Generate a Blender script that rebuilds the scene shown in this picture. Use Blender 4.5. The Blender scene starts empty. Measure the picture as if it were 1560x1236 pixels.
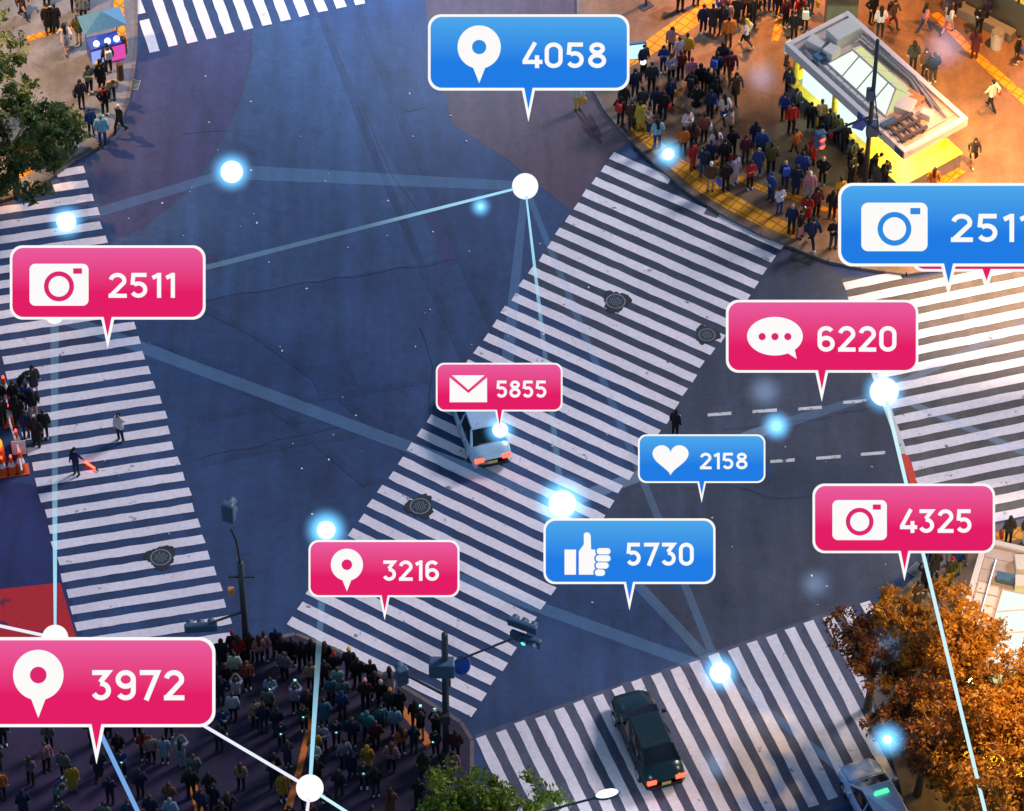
import bpy, bmesh, math, random
from mathutils import Vector, Matrix
C = bpy.context.scene.collection
R = math.radians
random.seed(7)

# ------------------------------------------------------------------ camera, sky, sun, exposure
W, H = 1560.0, 1236.0            # size of the photograph the survey points were read from
FOC, PITCH, ROLL, CAM_H = 6783.0, R(48.78), R(0.22), 135.0
CAM_D = CAM_H / math.tan(PITCH)
fw = Vector((0, math.cos(PITCH), -math.sin(PITCH)))
_up = Vector((0, math.sin(PITCH), math.cos(PITCH))); _rt = Vector((1, 0, 0))
rt = _rt * math.cos(ROLL) + _up * math.sin(ROLL)
up = _up * math.cos(ROLL) - _rt * math.sin(ROLL)
CAM = Vector((0, -CAM_D, CAM_H))
VIEW_ROT = Matrix((rt, up, -fw)).transposed()
cam_data = bpy.data.cameras.new('camera')
cam = bpy.data.objects.new('camera', cam_data); C.objects.link(cam)
cam.matrix_world = Matrix.Translation(CAM) @ VIEW_ROT.to_4x4()
cam_data.sensor_width = 36.0; cam_data.sensor_fit = 'HORIZONTAL'
cam_data.lens = FOC / W * 36.0
cam_data.clip_start = 1.0; cam_data.clip_end = 2000.0
sc = bpy.context.scene
sc.camera = cam

EXPO = 0.9; DIM = 2.0 ** -EXPO    # stops the night is exposed up by; lamps and screens are set against it
SUN_EL, SUN_AZ = R(38), R(55)     # light comes from beyond the plaza, upper right
world = bpy.data.worlds.new('World'); sc.world = world; world.use_nodes = True
wn = world.node_tree; wn.nodes.clear()
sky = wn.nodes.new('ShaderNodeTexSky'); sky.sky_type = 'NISHITA'; sky.sun_disc = False
sky.sun_elevation = R(4); sky.sun_rotation = SUN_AZ; sky.ozone_density = 3.0
wbg = wn.nodes.new('ShaderNodeBackground'); wbg.inputs[1].default_value = 0.14
wo = wn.nodes.new('ShaderNodeOutputWorld')
wn.links.new(sky.outputs[0], wbg.inputs[0]); wn.links.new(wbg.outputs[0], wo.inputs[0])
sun_d = bpy.data.lights.new('sun', 'SUN'); sun_d.energy = 1.25; sun_d.angle = R(14); sun_d.color = (1.0, 0.92, 0.95)
sun = bpy.data.objects.new('sun', sun_d); C.objects.link(sun)
sd = Vector((math.sin(SUN_AZ) * math.cos(SUN_EL), math.cos(SUN_AZ) * math.cos(SUN_EL), math.sin(SUN_EL)))
sun.rotation_euler = sd.to_track_quat('Z', 'Y').to_euler(); sun.location = (60, 60, 80)
vs = sc.view_settings
vs.view_transform = 'Standard'; vs.look = 'None'; vs.exposure = EXPO; vs.gamma = 1.0; vs.use_curve_mapping = False
sc.render.filter_size = 1.75
sc.cycles.use_adaptive_sampling = True
sc.cycles.use_denoising = True
sc.cycles.max_bounces = 6; sc.cycles.transparent_max_bounces = 24; sc.cycles.volume_bounces = 0
sc.cycles.sample_clamp_indirect = 4.0

# ------------------------------------------------------------------ survey: a point of the photograph at a height
def G(u, v, z=0.0):
    d = fw * FOC + rt * (u - W / 2) - up * (v - H / 2)
    t = (z - CAM.z) / d.z
    return CAM + d * t
def mpp(p):                       # metres per survey pixel at a point
    return (p - CAM).dot(fw) / FOC

# ------------------------------------------------------------------ materials
def srgb(*c):
    return tuple(((x / 255) / 12.92 if x / 255 <= 0.04045 else ((x / 255 + 0.055) / 1.055) ** 2.4) for x in c)
M = {}
def nodes_of(name):
    m = bpy.data.materials.new(name); m.use_nodes = True; M[name] = m
    nt = m.node_tree
    return m, nt, nt.nodes['Principled BSDF']
def nd(nt, t, **kw):
    n = nt.nodes.new(t)
    for k, v in kw.items(): setattr(n, k, v)
    return n
def mat(name, col, rough=0.7, metal=0.0, var=0.25, scale=6.0, bump=0.0, spec=0.5, emit=None, es=0.0):
    m, nt, b = nodes_of(name)
    tc = nd(nt, 'ShaderNodeTexCoord'); nz = nd(nt, 'ShaderNodeTexNoise'); nz.inputs['Scale'].default_value = scale
    nz.inputs['Detail'].default_value = 6
    nt.links.new(tc.outputs['Object'], nz.inputs['Vector'])
    mx = nd(nt, 'ShaderNodeMix', data_type='RGBA'); mx.inputs[6].default_value = (*[c * (1 - var) for c in col], 1)
    mx.inputs[7].default_value = (*[min(1, c * (1 + var)) for c in col], 1)
    nt.links.new(nz.outputs['Fac'], mx.inputs[0]); nt.links.new(mx.outputs[2], b.inputs['Base Color'])
    b.inputs['Roughness'].default_value = rough; b.inputs['Metallic'].default_value = metal
    b.inputs['Specular IOR Level'].default_value = spec
    if emit:
        b.inputs['Emission Color'].default_value = (*emit, 1); b.inputs['Emission Strength'].default_value = es
    if bump:
        bp = nd(nt, 'ShaderNodeBump'); bp.inputs['Strength'].default_value = bump; bp.inputs['Distance'].default_value = 0.05
        nt.links.new(nz.outputs['Fac'], bp.inputs['Height']); nt.links.new(bp.outputs[0], b.inputs['Normal'])
    return m
def emis(name, col, s=1.0, lamp=False):
    m = bpy.data.materials.new(name); m.use_nodes = True; M[name] = m; nt = m.node_tree; nt.nodes.clear()
    e = nd(nt, 'ShaderNodeEmission'); e.inputs[0].default_value = (*col, 1); e.inputs[1].default_value = s * DIM
    o = nd(nt, 'ShaderNodeOutputMaterial'); nt.links.new(e.outputs[0], o.inputs[0])
    m.cycles.emission_sampling = 'AUTO' if lamp else 'NONE'
    return m
def asphalt(name, c0, c1, speck=0.5):
    m, nt, b = nodes_of(name)
    geo = nd(nt, 'ShaderNodeNewGeometry')
    n1 = nd(nt, 'ShaderNodeTexNoise'); n1.inputs['Scale'].default_value = 0.16; n1.inputs['Detail'].default_value = 8; n1.inputs['Roughness'].default_value = 0.62
    n2 = nd(nt, 'ShaderNodeTexNoise'); n2.inputs['Scale'].default_value = 9.0; n2.inputs['Detail'].default_value = 4
    mp = nd(nt, 'ShaderNodeMapping'); mp.inputs['Scale'].default_value = (1.0, 0.12, 1); mp.inputs['Rotation'].default_value = (0, 0, R(-18))
    n3 = nd(nt, 'ShaderNodeTexNoise'); n3.inputs['Scale'].default_value = 1.4; n3.inputs['Detail'].default_value = 5
    nt.links.new(geo.outputs['Position'], n1.inputs['Vector']); nt.links.new(geo.outputs['Position'], n2.inputs['Vector'])
    nt.links.new(geo.outputs['Position'], mp.inputs['Vector']); nt.links.new(mp.outputs[0], n3.inputs['Vector'])
    r = nd(nt, 'ShaderNodeValToRGB'); r.color_ramp.elements[0].position = 0.36; r.color_ramp.elements[1].position = 0.66
    r.color_ramp.elements[0].color = (*c0, 1); r.color_ramp.elements[1].color = (*c1, 1)
    nt.links.new(n1.outputs['Fac'], r.inputs[0])
    a = nd(nt, 'ShaderNodeMath', operation='MULTIPLY_ADD'); a.inputs[1].default_value = 0.9 * speck; a.inputs[2].default_value = 1 - 0.45 * speck
    nt.links.new(n2.outputs['Fac'], a.inputs[0])
    a2 = nd(nt, 'ShaderNodeMath', operation='MULTIPLY_ADD'); a2.inputs[1].default_value = 1.1; a2.inputs[2].default_value = 0.45
    nt.links.new(n3.outputs['Fac'], a2.inputs[0])
    a3 = nd(nt, 'ShaderNodeMath', operation='MULTIPLY'); nt.links.new(a.outputs[0], a3.inputs[0]); nt.links.new(a2.outputs[0], a3.inputs[1])
    n4 = nd(nt, 'ShaderNodeTexNoise'); n4.inputs['Scale'].default_value = 0.55; n4.inputs['Detail'].default_value = 9; n4.inputs['Roughness'].default_value = 0.7; n4.inputs['Distortion'].default_value = 0.8
    nt.links.new(geo.outputs['Position'], n4.inputs['Vector'])            # oil stains and tyre-polished spots
    r4 = nd(nt, 'ShaderNodeMapRange'); r4.inputs[1].default_value = 0.56; r4.inputs[2].default_value = 0.72; r4.inputs[3].default_value = 1.0; r4.inputs[4].default_value = 0.62
    nt.links.new(n4.outputs['Fac'], r4.inputs[0])
    n5 = nd(nt, 'ShaderNodeTexNoise'); n5.inputs['Scale'].default_value = 2.6; n5.inputs['Detail'].default_value = 7; n5.inputs['Roughness'].default_value = 0.75
    nt.links.new(geo.outputs['Position'], n5.inputs['Vector'])
    r5 = nd(nt, 'ShaderNodeMapRange'); r5.inputs[1].default_value = 0.3; r5.inputs[2].default_value = 0.7; r5.inputs[3].default_value = 0.8; r5.inputs[4].default_value = 1.2
    nt.links.new(n5.outputs['Fac'], r5.inputs[0])
    a4 = nd(nt, 'ShaderNodeMath', operation='MULTIPLY'); nt.links.new(r4.outputs[0], a4.inputs[0]); nt.links.new(r5.outputs[0], a4.inputs[1])
    a5 = nd(nt, 'ShaderNodeMath', operation='MULTIPLY'); nt.links.new(a4.outputs[0], a5.inputs[0]); nt.links.new(a3.outputs[0], a5.inputs[1])
    vm = nd(nt, 'ShaderNodeVectorMath', operation='SCALE'); nt.links.new(r.outputs[0], vm.inputs[0]); nt.links.new(a5.outputs[0], vm.inputs['Scale'])
    nt.links.new(vm.outputs[0], b.inputs['Base Color'])
    b.inputs['Roughness'].default_value = 0.62
    bp = nd(nt, 'ShaderNodeBump'); bp.inputs['Strength'].default_value = 0.25; bp.inputs['Distance'].default_value = 0.02
    nt.links.new(n2.outputs['Fac'], bp.inputs['Height']); nt.links.new(bp.outputs[0], b.inputs['Normal'])
    return m
def paint(name, col, under, wear=0.56, tiles=0):
    """road paint, worn through to the asphalt in spots"""
    m, nt, b = nodes_of(name)
    geo = nd(nt, 'ShaderNodeNewGeometry')
    n1 = nd(nt, 'ShaderNodeTexNoise'); n1.inputs['Scale'].default_value = 1.3; n1.inputs['Detail'].default_value = 10; n1.inputs['Roughness'].default_value = 0.72
    n2 = nd(nt, 'ShaderNodeTexNoise'); n2.inputs['Scale'].default_value = 0.35; n2.inputs['Detail'].default_value = 5
    for n in (n1, n2): nt.links.new(geo.outputs['Position'], n.inputs['Vector'])
    r = nd(nt, 'ShaderNodeValToRGB'); r.color_ramp.elements[0].position = wear + 0.05; r.color_ramp.elements[1].position = wear + 0.11
    nt.links.new(n1.outputs['Fac'], r.inputs[0])
    tone = nd(nt, 'ShaderNodeMix', data_type='RGBA'); tone.inputs[6].default_value = (*[c * 0.9 for c in col], 1); tone.inputs[7].default_value = (*col, 1)
    r2 = nd(nt, 'ShaderNodeValToRGB'); r2.color_ramp.elements[0].position = 0.35; r2.color_ramp.elements[1].position = 0.6
    nt.links.new(n2.outputs['Fac'], r2.inputs[0]); nt.links.new(r2.outputs[0], tone.inputs[0])
    n3 = nd(nt, 'ShaderNodeTexNoise'); n3.inputs['Scale'].default_value = 5.0; n3.inputs['Detail'].default_value = 8; n3.inputs['Roughness'].default_value = 0.7
    nt.links.new(geo.outputs['Position'], n3.inputs['Vector'])
    r3 = nd(nt, 'ShaderNodeMapRange'); r3.inputs[1].default_value = 0.35; r3.inputs[2].default_value = 0.7; r3.inputs[3].default_value = 1.06; r3.inputs[4].default_value = 0.86
    nt.links.new(n3.outputs['Fac'], r3.inputs[0])
    sc3 = nd(nt, 'ShaderNodeVectorMath', operation='SCALE'); nt.links.new(tone.outputs[2], sc3.inputs[0]); nt.links.new(r3.outputs[0], sc3.inputs['Scale'])
    grime = sc3.outputs[0]
    if tiles:
        bk = nd(nt, 'ShaderNodeTexBrick'); bk.inputs['Scale'].default_value = 1.0; bk.offset = 0; bk.inputs['Brick Width'].default_value = tiles; bk.inputs['Row Height'].default_value = tiles; bk.inputs['Mortar Size'].default_value = 0.035
        bk.inputs['Color1'].default_value = (1, 1, 1, 1); bk.inputs['Color2'].default_value = (.82, .82, .82, 1); bk.inputs['Mortar'].default_value = (.45, .42, .4, 1)
        mp = nd(nt, 'ShaderNodeMapping'); mp.inputs['Rotation'].default_value = (0, 0, R(38)); nt.links.new(geo.outputs['Position'], mp.inputs['Vector']); nt.links.new(mp.outputs[0], bk.inputs['Vector'])
        ml = nd(nt, 'ShaderNodeVectorMath', operation='MULTIPLY'); nt.links.new(grime, ml.inputs[0]); nt.links.new(bk.outputs[0], ml.inputs[1]); grime = ml.outputs[0]
    mx = nd(nt, 'ShaderNodeMix', data_type='RGBA'); mx.inputs[7].default_value = (*under, 1)
    nt.links.new(r.outputs[0], mx.inputs[0]); nt.links.new(grime, mx.inputs[6]); nt.links.new(mx.outputs[2], b.inputs['Base Color'])
    b.inputs['Roughness'].default_value = 0.6
    return m
def objcol(name, rough=0.85, var=0.22, scale=7.0):
    """cloth, hair and skin: the colour each object carries"""
    m, nt, b = nodes_of(name)
    oi = nd(nt, 'ShaderNodeObjectInfo'); tc = nd(nt, 'ShaderNodeTexCoord'); nz = nd(nt, 'ShaderNodeTexNoise')
    nz.inputs['Scale'].default_value = scale; nz.inputs['Detail'].default_value = 4
    nt.links.new(tc.outputs['Object'], nz.inputs['Vector'])
    a = nd(nt, 'ShaderNodeMath', operation='MULTIPLY_ADD'); a.inputs[1].default_value = 2 * var; a.inputs[2].default_value = 1 - var
    nt.links.new(nz.outputs['Fac'], a.inputs[0])
    vm = nd(nt, 'ShaderNodeVectorMath', operation='SCALE'); nt.links.new(oi.outputs['Color'], vm.inputs[0]); nt.links.new(a.outputs[0], vm.inputs['Scale'])
    nt.links.new(vm.outputs[0], b.inputs['Base Color']); b.inputs['Roughness'].default_value = rough
    if name == 'cloth':                # folds
        n2 = nd(nt, 'ShaderNodeTexNoise'); n2.inputs['Scale'].default_value = 9.0; n2.inputs['Detail'].default_value = 3; n2.inputs['Distortion'].default_value = 1.2
        nt.links.new(tc.outputs['Object'], n2.inputs['Vector']); bp = nd(nt, 'ShaderNodeBump'); bp.inputs['Strength'].default_value = 0.9; bp.inputs['Distance'].default_value = 0.05
        nt.links.new(n2.outputs['Fac'], bp.inputs['Height']); nt.links.new(bp.outputs[0], b.inputs['Normal'])
    b.inputs['Specular IOR Level'].default_value = 0.3
    return m
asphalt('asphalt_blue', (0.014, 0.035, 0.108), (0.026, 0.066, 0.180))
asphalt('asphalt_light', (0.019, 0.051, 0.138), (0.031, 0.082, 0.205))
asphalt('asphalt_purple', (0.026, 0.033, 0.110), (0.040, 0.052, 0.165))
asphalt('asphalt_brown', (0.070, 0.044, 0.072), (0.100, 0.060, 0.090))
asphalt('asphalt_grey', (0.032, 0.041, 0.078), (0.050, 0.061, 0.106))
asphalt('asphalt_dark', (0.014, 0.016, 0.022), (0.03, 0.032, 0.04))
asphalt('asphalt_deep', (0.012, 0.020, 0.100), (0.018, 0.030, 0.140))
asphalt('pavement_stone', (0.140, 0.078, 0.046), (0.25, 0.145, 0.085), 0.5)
asphalt('pavement_dim', (0.014, 0.008, 0.032), (0.034, 0.015, 0.062), 0.3)  # dim purple light of the crowd corner, put into the paving colour
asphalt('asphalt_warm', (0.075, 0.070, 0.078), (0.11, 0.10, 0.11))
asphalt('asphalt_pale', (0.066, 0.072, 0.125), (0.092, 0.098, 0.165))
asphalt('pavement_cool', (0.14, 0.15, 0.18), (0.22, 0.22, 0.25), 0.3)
asphalt('kerb_stone', (0.14, 0.105, 0.10), (0.20, 0.155, 0.145), 0.3)
paint('bus_lane_red', (0.62, 0.014, 0.024), (0.05, 0.02, 0.06), 0.53)
paint('road_white', (0.86, 0.78, 0.85), (0.07, 0.08, 0.12))
paint('worn_white', (0.70, 0.68, 0.68), (0.06, 0.07, 0.09), 0.50)
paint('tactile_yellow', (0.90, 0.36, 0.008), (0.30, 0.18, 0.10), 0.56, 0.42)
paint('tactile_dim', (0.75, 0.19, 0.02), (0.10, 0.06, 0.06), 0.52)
paint('stop_red', (0.75, 0.05, 0.03), (0.2, 0.06, 0.06), 0.6)
objcol('cloth'); objcol('hair', 0.6, 0.15); objcol('skin', 0.6, 0.06)
mat('eye', (0.02, 0.015, 0.012), 0.3); mat('lip', (0.35, 0.12, 0.1), 0.5)
mat('steel_dark', (0.05, 0.06, 0.08), 0.5, 0.4); mat('steel_grey', (0.30, 0.31, 0.34), 0.45, 0.5)
mat('signal_blue', (0.06, 0.12, 0.20), 0.5, 0.1); mat('lens_off', (0.03, 0.04, 0.06), 0.2)
mat('rubber', (0.012, 0.012, 0.014), 0.8); mat('car_glass', (0.01, 0.014, 0.02), 0.08, 0, 0.05)
mat('paint_ice', (0.42, 0.60, 0.80), 0.25, 0.1, 0.04); mat('paint_dark', (0.012, 0.035, 0.05), 0.22, 0.2, 0.04)
mat('paint_lav', (0.46, 0.56, 0.90), 0.25, 0.1, 0.04); mat('chrome', (0.6, 0.6, 0.62), 0.2, 0.9, 0.02)
mat('number_plate', (0.75, 0.6, 0.2), 0.5)
mat('sign_blue', (0.03, 0.12, 0.55), 0.4, 0, 0.05)
mat('cone_orange', (0.85, 0.10, 0.015), 0.5, 0, 0.05); mat('cone_white', (0.8, 0.72, 0.72), 0.5, 0, 0.05)
mat('roof_panel', (0.55, 0.43, 0.38), 0.7, 0, 0.35, 1.2); mat('roof_rim', (0.78, 0.70, 0.68), 0.5, 0, 0.08)
mat('fascia', (0.56, 0.52, 0.52), 0.5, 0, 0.08); mat('duct', (0.40, 0.40, 0.44), 0.4, 0.5, 0.2)
mat('unit_white', (0.74, 0.68, 0.62), 0.55, 0, 0.12); mat('unit_orange', (0.62, 0.25, 0.08), 0.6)
mat('unit_blue', (0.08, 0.16, 0.28), 0.5); mat('beam_dark', (0.10, 0.085, 0.09), 0.6)
mat('kiosk_yellow', (0.80, 0.56, 0.04), 0.45, 0, 0.1, 2.0); mat('kiosk_stone', (0.20, 0.21, 0.22), 0.6, 0, 0.2)  # the yellow holds the kiosk's warm inside light as surface colour
mat('bark', (0.07, 0.05, 0.035), 0.9, 0, 0.4, 8, 0.5); mat('bin_metal', (0.05, 0.055, 0.08), 0.5, 0.2)
mat('bin_white', (0.6, 0.6, 0.65), 0.5); mat('bollard_brown', (0.10, 0.05, 0.03), 0.7)
mat('facade', (0.10, 0.11, 0.10), 0.5, 0, 0.3, 1.0); mat('paper', (0.75, 0.75, 0.78), 0.8)
mat('canopy_cyan', (0.07, 0.24, 0.48), 0.6); mat('skirt_pink', (0.75, 0.06, 0.35), 0.6); mat('panel_blue', (0.05, 0.10, 0.55), 0.5)
mat('canvas_yellow', (0.75, 0.42, 0.03), 0.8); mat('canvas_red', (0.6, 0.03, 0.03), 0.8); mat('canvas_pink', (0.55, 0.08, 0.15), 0.8)
mat('canvas_blue', (0.05, 0.12, 0.6), 0.8); mat('canvas_white', (0.7, 0.7, 0.75), 0.8); mat('canvas_black', (0.02, 0.02, 0.025), 0.8)
emis('red_light', (1.0, 0.04, 0.02), 7.0, True); emis('green_light', (0.1, 1.0, 0.75), 2.0)
emis('amber_light', (1.0, 0.30, 0.02), 2.0); emis('baton_light', (1.0, 0.04, 0.01), 12.0, True); emis('head_light', (0.75, 0.92, 1.0), 2.5)
emis('white_light', (0.85, 0.95, 1.0), 2.2); emis('phone_light', (0.30, 0.95, 1.0), 1.5)
emis('lamp_warm', (1.0, 0.72, 0.42), 4.0); emis('sky_panel', (0.86, 1.0, 0.88), 1.1); emis('sky_panel_yellow', (0.86, 0.88, 0.40), 0.85)
emis('inside_light', (0.75, 1.0, 0.88), 1.15); emis('window_yellow', (1.0, 0.60, 0.08), 0.9); emis('taxi_green', (0.1, 0.9, 0.45), 1.3)
emis('plate_glow', (1.0, 0.45, 0.12), 0.5); emis('pink_glow', (0.95, 0.10, 0.55), 0.8); emis('violet_glow', (0.35, 0.45, 1.0), 0.9); emis('board_light', (0.62, 1.0, 0.95), 1.1)

# ------------------------------------------------------------------ mesh helper
class MB:
    def __init__(s): s.v = []; s.f = []; s.m = []
    def add(s, vs_, fs_, mi=0):
        o = len(s.v); s.v += [tuple(p) for p in vs_]; s.f += [tuple(i + o for i in f) for f in fs_]; s.m += [mi] * len(fs_)
        return s
    def box(s, c, size, mi=0, rot=None, taper=1.0):
        x, y, z = size[0] / 2, size[1] / 2, size[2] / 2
        p = [Vector((sx * x * (taper if sz > 0 else 1), sy * y * (taper if sz > 0 else 1), sz * z)) for sz in (-1, 1) for sy in (-1, 1) for sx in (-1, 1)]
        if rot is not None: p = [rot @ q for q in p]
        c = Vector(c)
        return s.add([q + c for q in p], [(0, 2, 3, 1), (4, 5, 7, 6), (0, 1, 5, 4), (2, 6, 7, 3), (0, 4, 6, 2), (1, 3, 7, 5)], mi)
    def tube(s, p0, p1, r0, r1=None, n=10, mi=0, cap=True):
        p0, p1 = Vector(p0), Vector(p1); r1 = r0 if r1 is None else r1
        q = (p1 - p0).to_track_quat('Z', 'Y') if (p1 - p0).length > 1e-9 else Matrix.Identity(3).to_quaternion()
        vs_ = []
        for p, r in ((p0, r0), (p1, r1)):
            for k in range(n):
                a = 2 * math.pi * k / n; vs_.append(p + q @ Vector((math.cos(a) * r, math.sin(a) * r, 0)))
        fs_ = [(k, (k + 1) % n, n + (k + 1) % n, n + k) for k in range(n)]
        if cap: fs_ += [tuple(range(n - 1, -1, -1)), tuple(range(n, 2 * n))]
        return s.add(vs_, fs_, mi)
    def path(s, pts, r, n=8, mi=0):
        for a, b in zip(pts, pts[1:]): s.tube(a, b, r, r, n, mi)
        return s
    def ball(s, c, r, nu=12, nv=8, mi=0, sc=(1, 1, 1)):
        c = Vector(c); vs_ = [c + Vector((0, 0, r * sc[2]))]
        for j in range(1, nv):
            t = math.pi * j / nv
            for k in range(nu):
                a = 2 * math.pi * k / nu
                vs_.append(c + Vector((r * sc[0] * math.sin(t) * math.cos(a), r * sc[1] * math.sin(t) * math.sin(a), r * sc[2] * math.cos(t))))
        vs_.append(c - Vector((0, 0, r * sc[2])))
        fs_ = [(0, 1 + k, 1 + (k + 1) % nu) for k in range(nu)]
        for j in range(nv - 2):
            for k in range(nu):
                a = 1 + j * nu; fs_.append((a + k, a + nu + k, a + nu + (k + 1) % nu, a + (k + 1) % nu))
        l = len(vs_) - 1; a = 1 + (nv - 2) * nu
        fs_ += [(l, a + (k + 1) % nu, a + k) for k in range(nu)]
        return s.add(vs_, fs_, mi)
    def poly(s, pts, mi=0):
        return s.add(pts, [tuple(range(len(pts)))], mi)
    def prism(s, pts, h, mi=0):          # polygon (ccw from above) pushed down by h
        n = len(pts); lo = [(p[0], p[1], p[2] - h) for p in pts]
        s.add(list(pts) + lo, [tuple(range(n)), tuple(range(2 * n - 1, n - 1, -1))] + [(k, n + k, n + (k + 1) % n, (k + 1) % n) for k in range(n)], mi)
        return s
    def mesh(s, name, mats, smooth=False):
        me = bpy.data.meshes.new(name); me.from_pydata(s.v, [], s.f)
        for m in (mats if isinstance(mats, (list, tuple)) else [mats]): me.materials.append(M[m] if isinstance(m, str) else m)
        me.polygons.foreach_set('material_index', s.m)
        if smooth: me.polygons.foreach_set('use_smooth', [True] * len(s.f))
        me.update(); return me
    def build(s, name, mats, parent=None, smooth=False, bevel=0.0):
        o = bpy.data.objects.new(name, s.mesh(name, mats, smooth)); C.objects.link(o)
        if parent: o.parent = parent
        if bevel:
            b = o.modifiers.new('bevel', 'BEVEL'); b.width = bevel; b.segments = 2; b.limit_method = 'ANGLE'
        return o
def ccw(pts):
    a = sum(p[0] * q[1] - q[0] * p[1] for p, q in zip(pts, pts[1:] + pts[:1]))
    return pts if a > 0 else pts[::-1]
def tag(o, label, cat, group=None, kind=None):
    if label: o['label'] = label
    if cat: o['category'] = cat
    if group: o['group'] = group
    if kind: o['kind'] = kind
    return o
def thing(name, label, cat, loc, rz=0.0, group=None):
    o = bpy.data.objects.new(name, None); C.objects.link(o); o.empty_display_size = 0.3
    o.location = loc; o.rotation_euler = (0, 0, rz)
    return tag(o, label, cat, group)
def sheet(name, polys, z, m, kind='structure', label=None):
    b = MB()
    for p in polys: b.poly([(q.x, q.y, z) for q in ccw([G(*uv) if not isinstance(uv, Vector) else uv for uv in p])])
    o = b.build(name, m); tag(o, label, None, None, kind); return o

# ------------------------------------------------------------------ ground, road, pavements
PZ = 0.13                          # pavement height
MB().poly([(-320, -220, 0), (320, -220, 0), (320, 420, 0), (-320, 420, 0)]).build('road', 'asphalt_blue')['kind'] = 'structure'
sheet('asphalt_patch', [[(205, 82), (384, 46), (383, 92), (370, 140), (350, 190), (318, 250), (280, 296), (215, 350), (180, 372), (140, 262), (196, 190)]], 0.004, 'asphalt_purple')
sheet('asphalt_patch', [[(640, -60), (655, 60), (690, 190), (775, 245), (850, 305), (884, 335), (933, 236), (985, 190), (985, -60)]], 0.004, 'asphalt_brown')  # real patch edge; warm light on the road painted into its brown
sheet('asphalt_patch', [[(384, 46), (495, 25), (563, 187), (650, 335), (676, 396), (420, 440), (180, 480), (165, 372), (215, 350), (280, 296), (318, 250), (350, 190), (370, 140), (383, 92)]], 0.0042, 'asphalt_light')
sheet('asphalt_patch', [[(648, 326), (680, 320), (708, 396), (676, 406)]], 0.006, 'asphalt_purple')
sheet('asphalt_patch', [[(930, 234), (1010, 262), (1240, 384), (1284, 424), (1332, 560), (1402, 760), (1440, 830), (1300, 930), (1060, 1000), (905, 805), (1010, 640), (800, 424)]], 0.0045, 'asphalt_grey')  # road turned greyer by warm light, painted as a patch
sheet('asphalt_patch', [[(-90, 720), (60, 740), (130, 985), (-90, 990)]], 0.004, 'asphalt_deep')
sheet('asphalt_patch', [[(1282, 424), (1400, 424), (1760, 352), (1760, 750), (1560, 786), (1490, 800), (1440, 830), (1400, 760), (1330, 560)]], 0.0052, 'asphalt_warm')  # warm light on this crossing painted into grey-brown asphalt
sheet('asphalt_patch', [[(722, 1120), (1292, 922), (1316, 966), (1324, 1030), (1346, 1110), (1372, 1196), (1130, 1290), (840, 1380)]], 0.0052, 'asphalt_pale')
sheet('bus_lane', [[(-90, 907), (0, 898), (92, 888), (116, 972), (112, 990), (-90, 1000)]], 0.008, 'bus_lane_red')
# long narrow seams where strips of asphalt meet
def seam(pts, w, z, m):
    b = MB(); rs = random.Random(int(sum(x for p in pts for x in p)))
    k = [G(*p) for p in pts]; q = [k[0]]
    for a, c in zip(k, k[1:]):         # a crack wanders a little on its way
        n = max(2, int((c - a).length / 0.6)); s = Vector((-(c - a).y, (c - a).x, 0)).normalized()
        q += [a.lerp(c, i / n) + s * (rs.uniform(-.09, .09) if w < .06 else 0) for i in range(1, n)] + [c]
    for a, c in zip(q, q[1:]):
        n = Vector((-(c - a).y, (c - a).x, 0)).normalized() * w / 2
        b.poly([(p.x, p.y, z) for p in (a - n, c - n, c + n, a + n)])
    o = b.build('asphalt_seam', m); o['kind'] = 'structure'; return o
for p in ([(495, 25), (520, 90), (563, 187), (597, 267), (650, 335)], [(384, 46), (383, 92), (370, 140), (350, 190), (318, 250), (280, 296), (215, 350)]):
    seam(p, 0.06, 0.012, 'asphalt_grey')
for p in ([(180, 480), (420, 440), (700, 395)], [(640, 500), (660, 560), (655, 640)], [(300, 700), (520, 650)], [(1100, 655), (1240, 640), (1380, 610)], [(280, 205), (350, 200)], [(1020, 720), (1190, 760), (1350, 740)]):
    seam(p, 0.03, 0.013, 'asphalt_deep')

zt_ = 0.0062
asphalt('asphalt_track', (0.011, 0.029, 0.088), (0.022, 0.056, 0.155))
for p in ([(715, 560), (640, 400), (560, 210), (495, 40), (470, -60)], [(775, 548), (700, 390), (620, 200), (552, 30), (525, -60)], [(300, 640), (460, 610), (620, 585), (700, 570)], [(310, 705), (470, 672), (600, 655)],
          [(560, 740), (440, 640), (330, 560), (240, 520)], [(620, 690), (500, 590), (390, 510), (250, 440)]):
    q = []
    for i in range(len(p) - 1):        # rounded by sampling between the points
        for k in range(4):
            a, c = p[i], p[i + 1]; q.append((a[0] + (c[0] - a[0]) * k / 4, a[1] + (c[1] - a[1]) * k / 4))
    seam(q + [p[-1]], 0.34, zt_, 'asphalt_track'); zt_ += 0.0006
for k, q in enumerate(([(470, 560), (530, 548), (545, 585), (484, 598)], [(250, 400), (330, 386), (338, 408), (257, 423)], [(590, 110), (626, 103), (650, 165), (613, 172)], [(1120, 705), (1172, 702), (1180, 730), (1127, 734)], [(1010, 870), (1085, 852), (1100, 882), (1022, 902)])):
    sheet('asphalt_patch', [q], 0.0102, ('asphalt_track', 'asphalt_purple', 'asphalt_track', 'asphalt_blue', 'asphalt_blue')[k])
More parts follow.
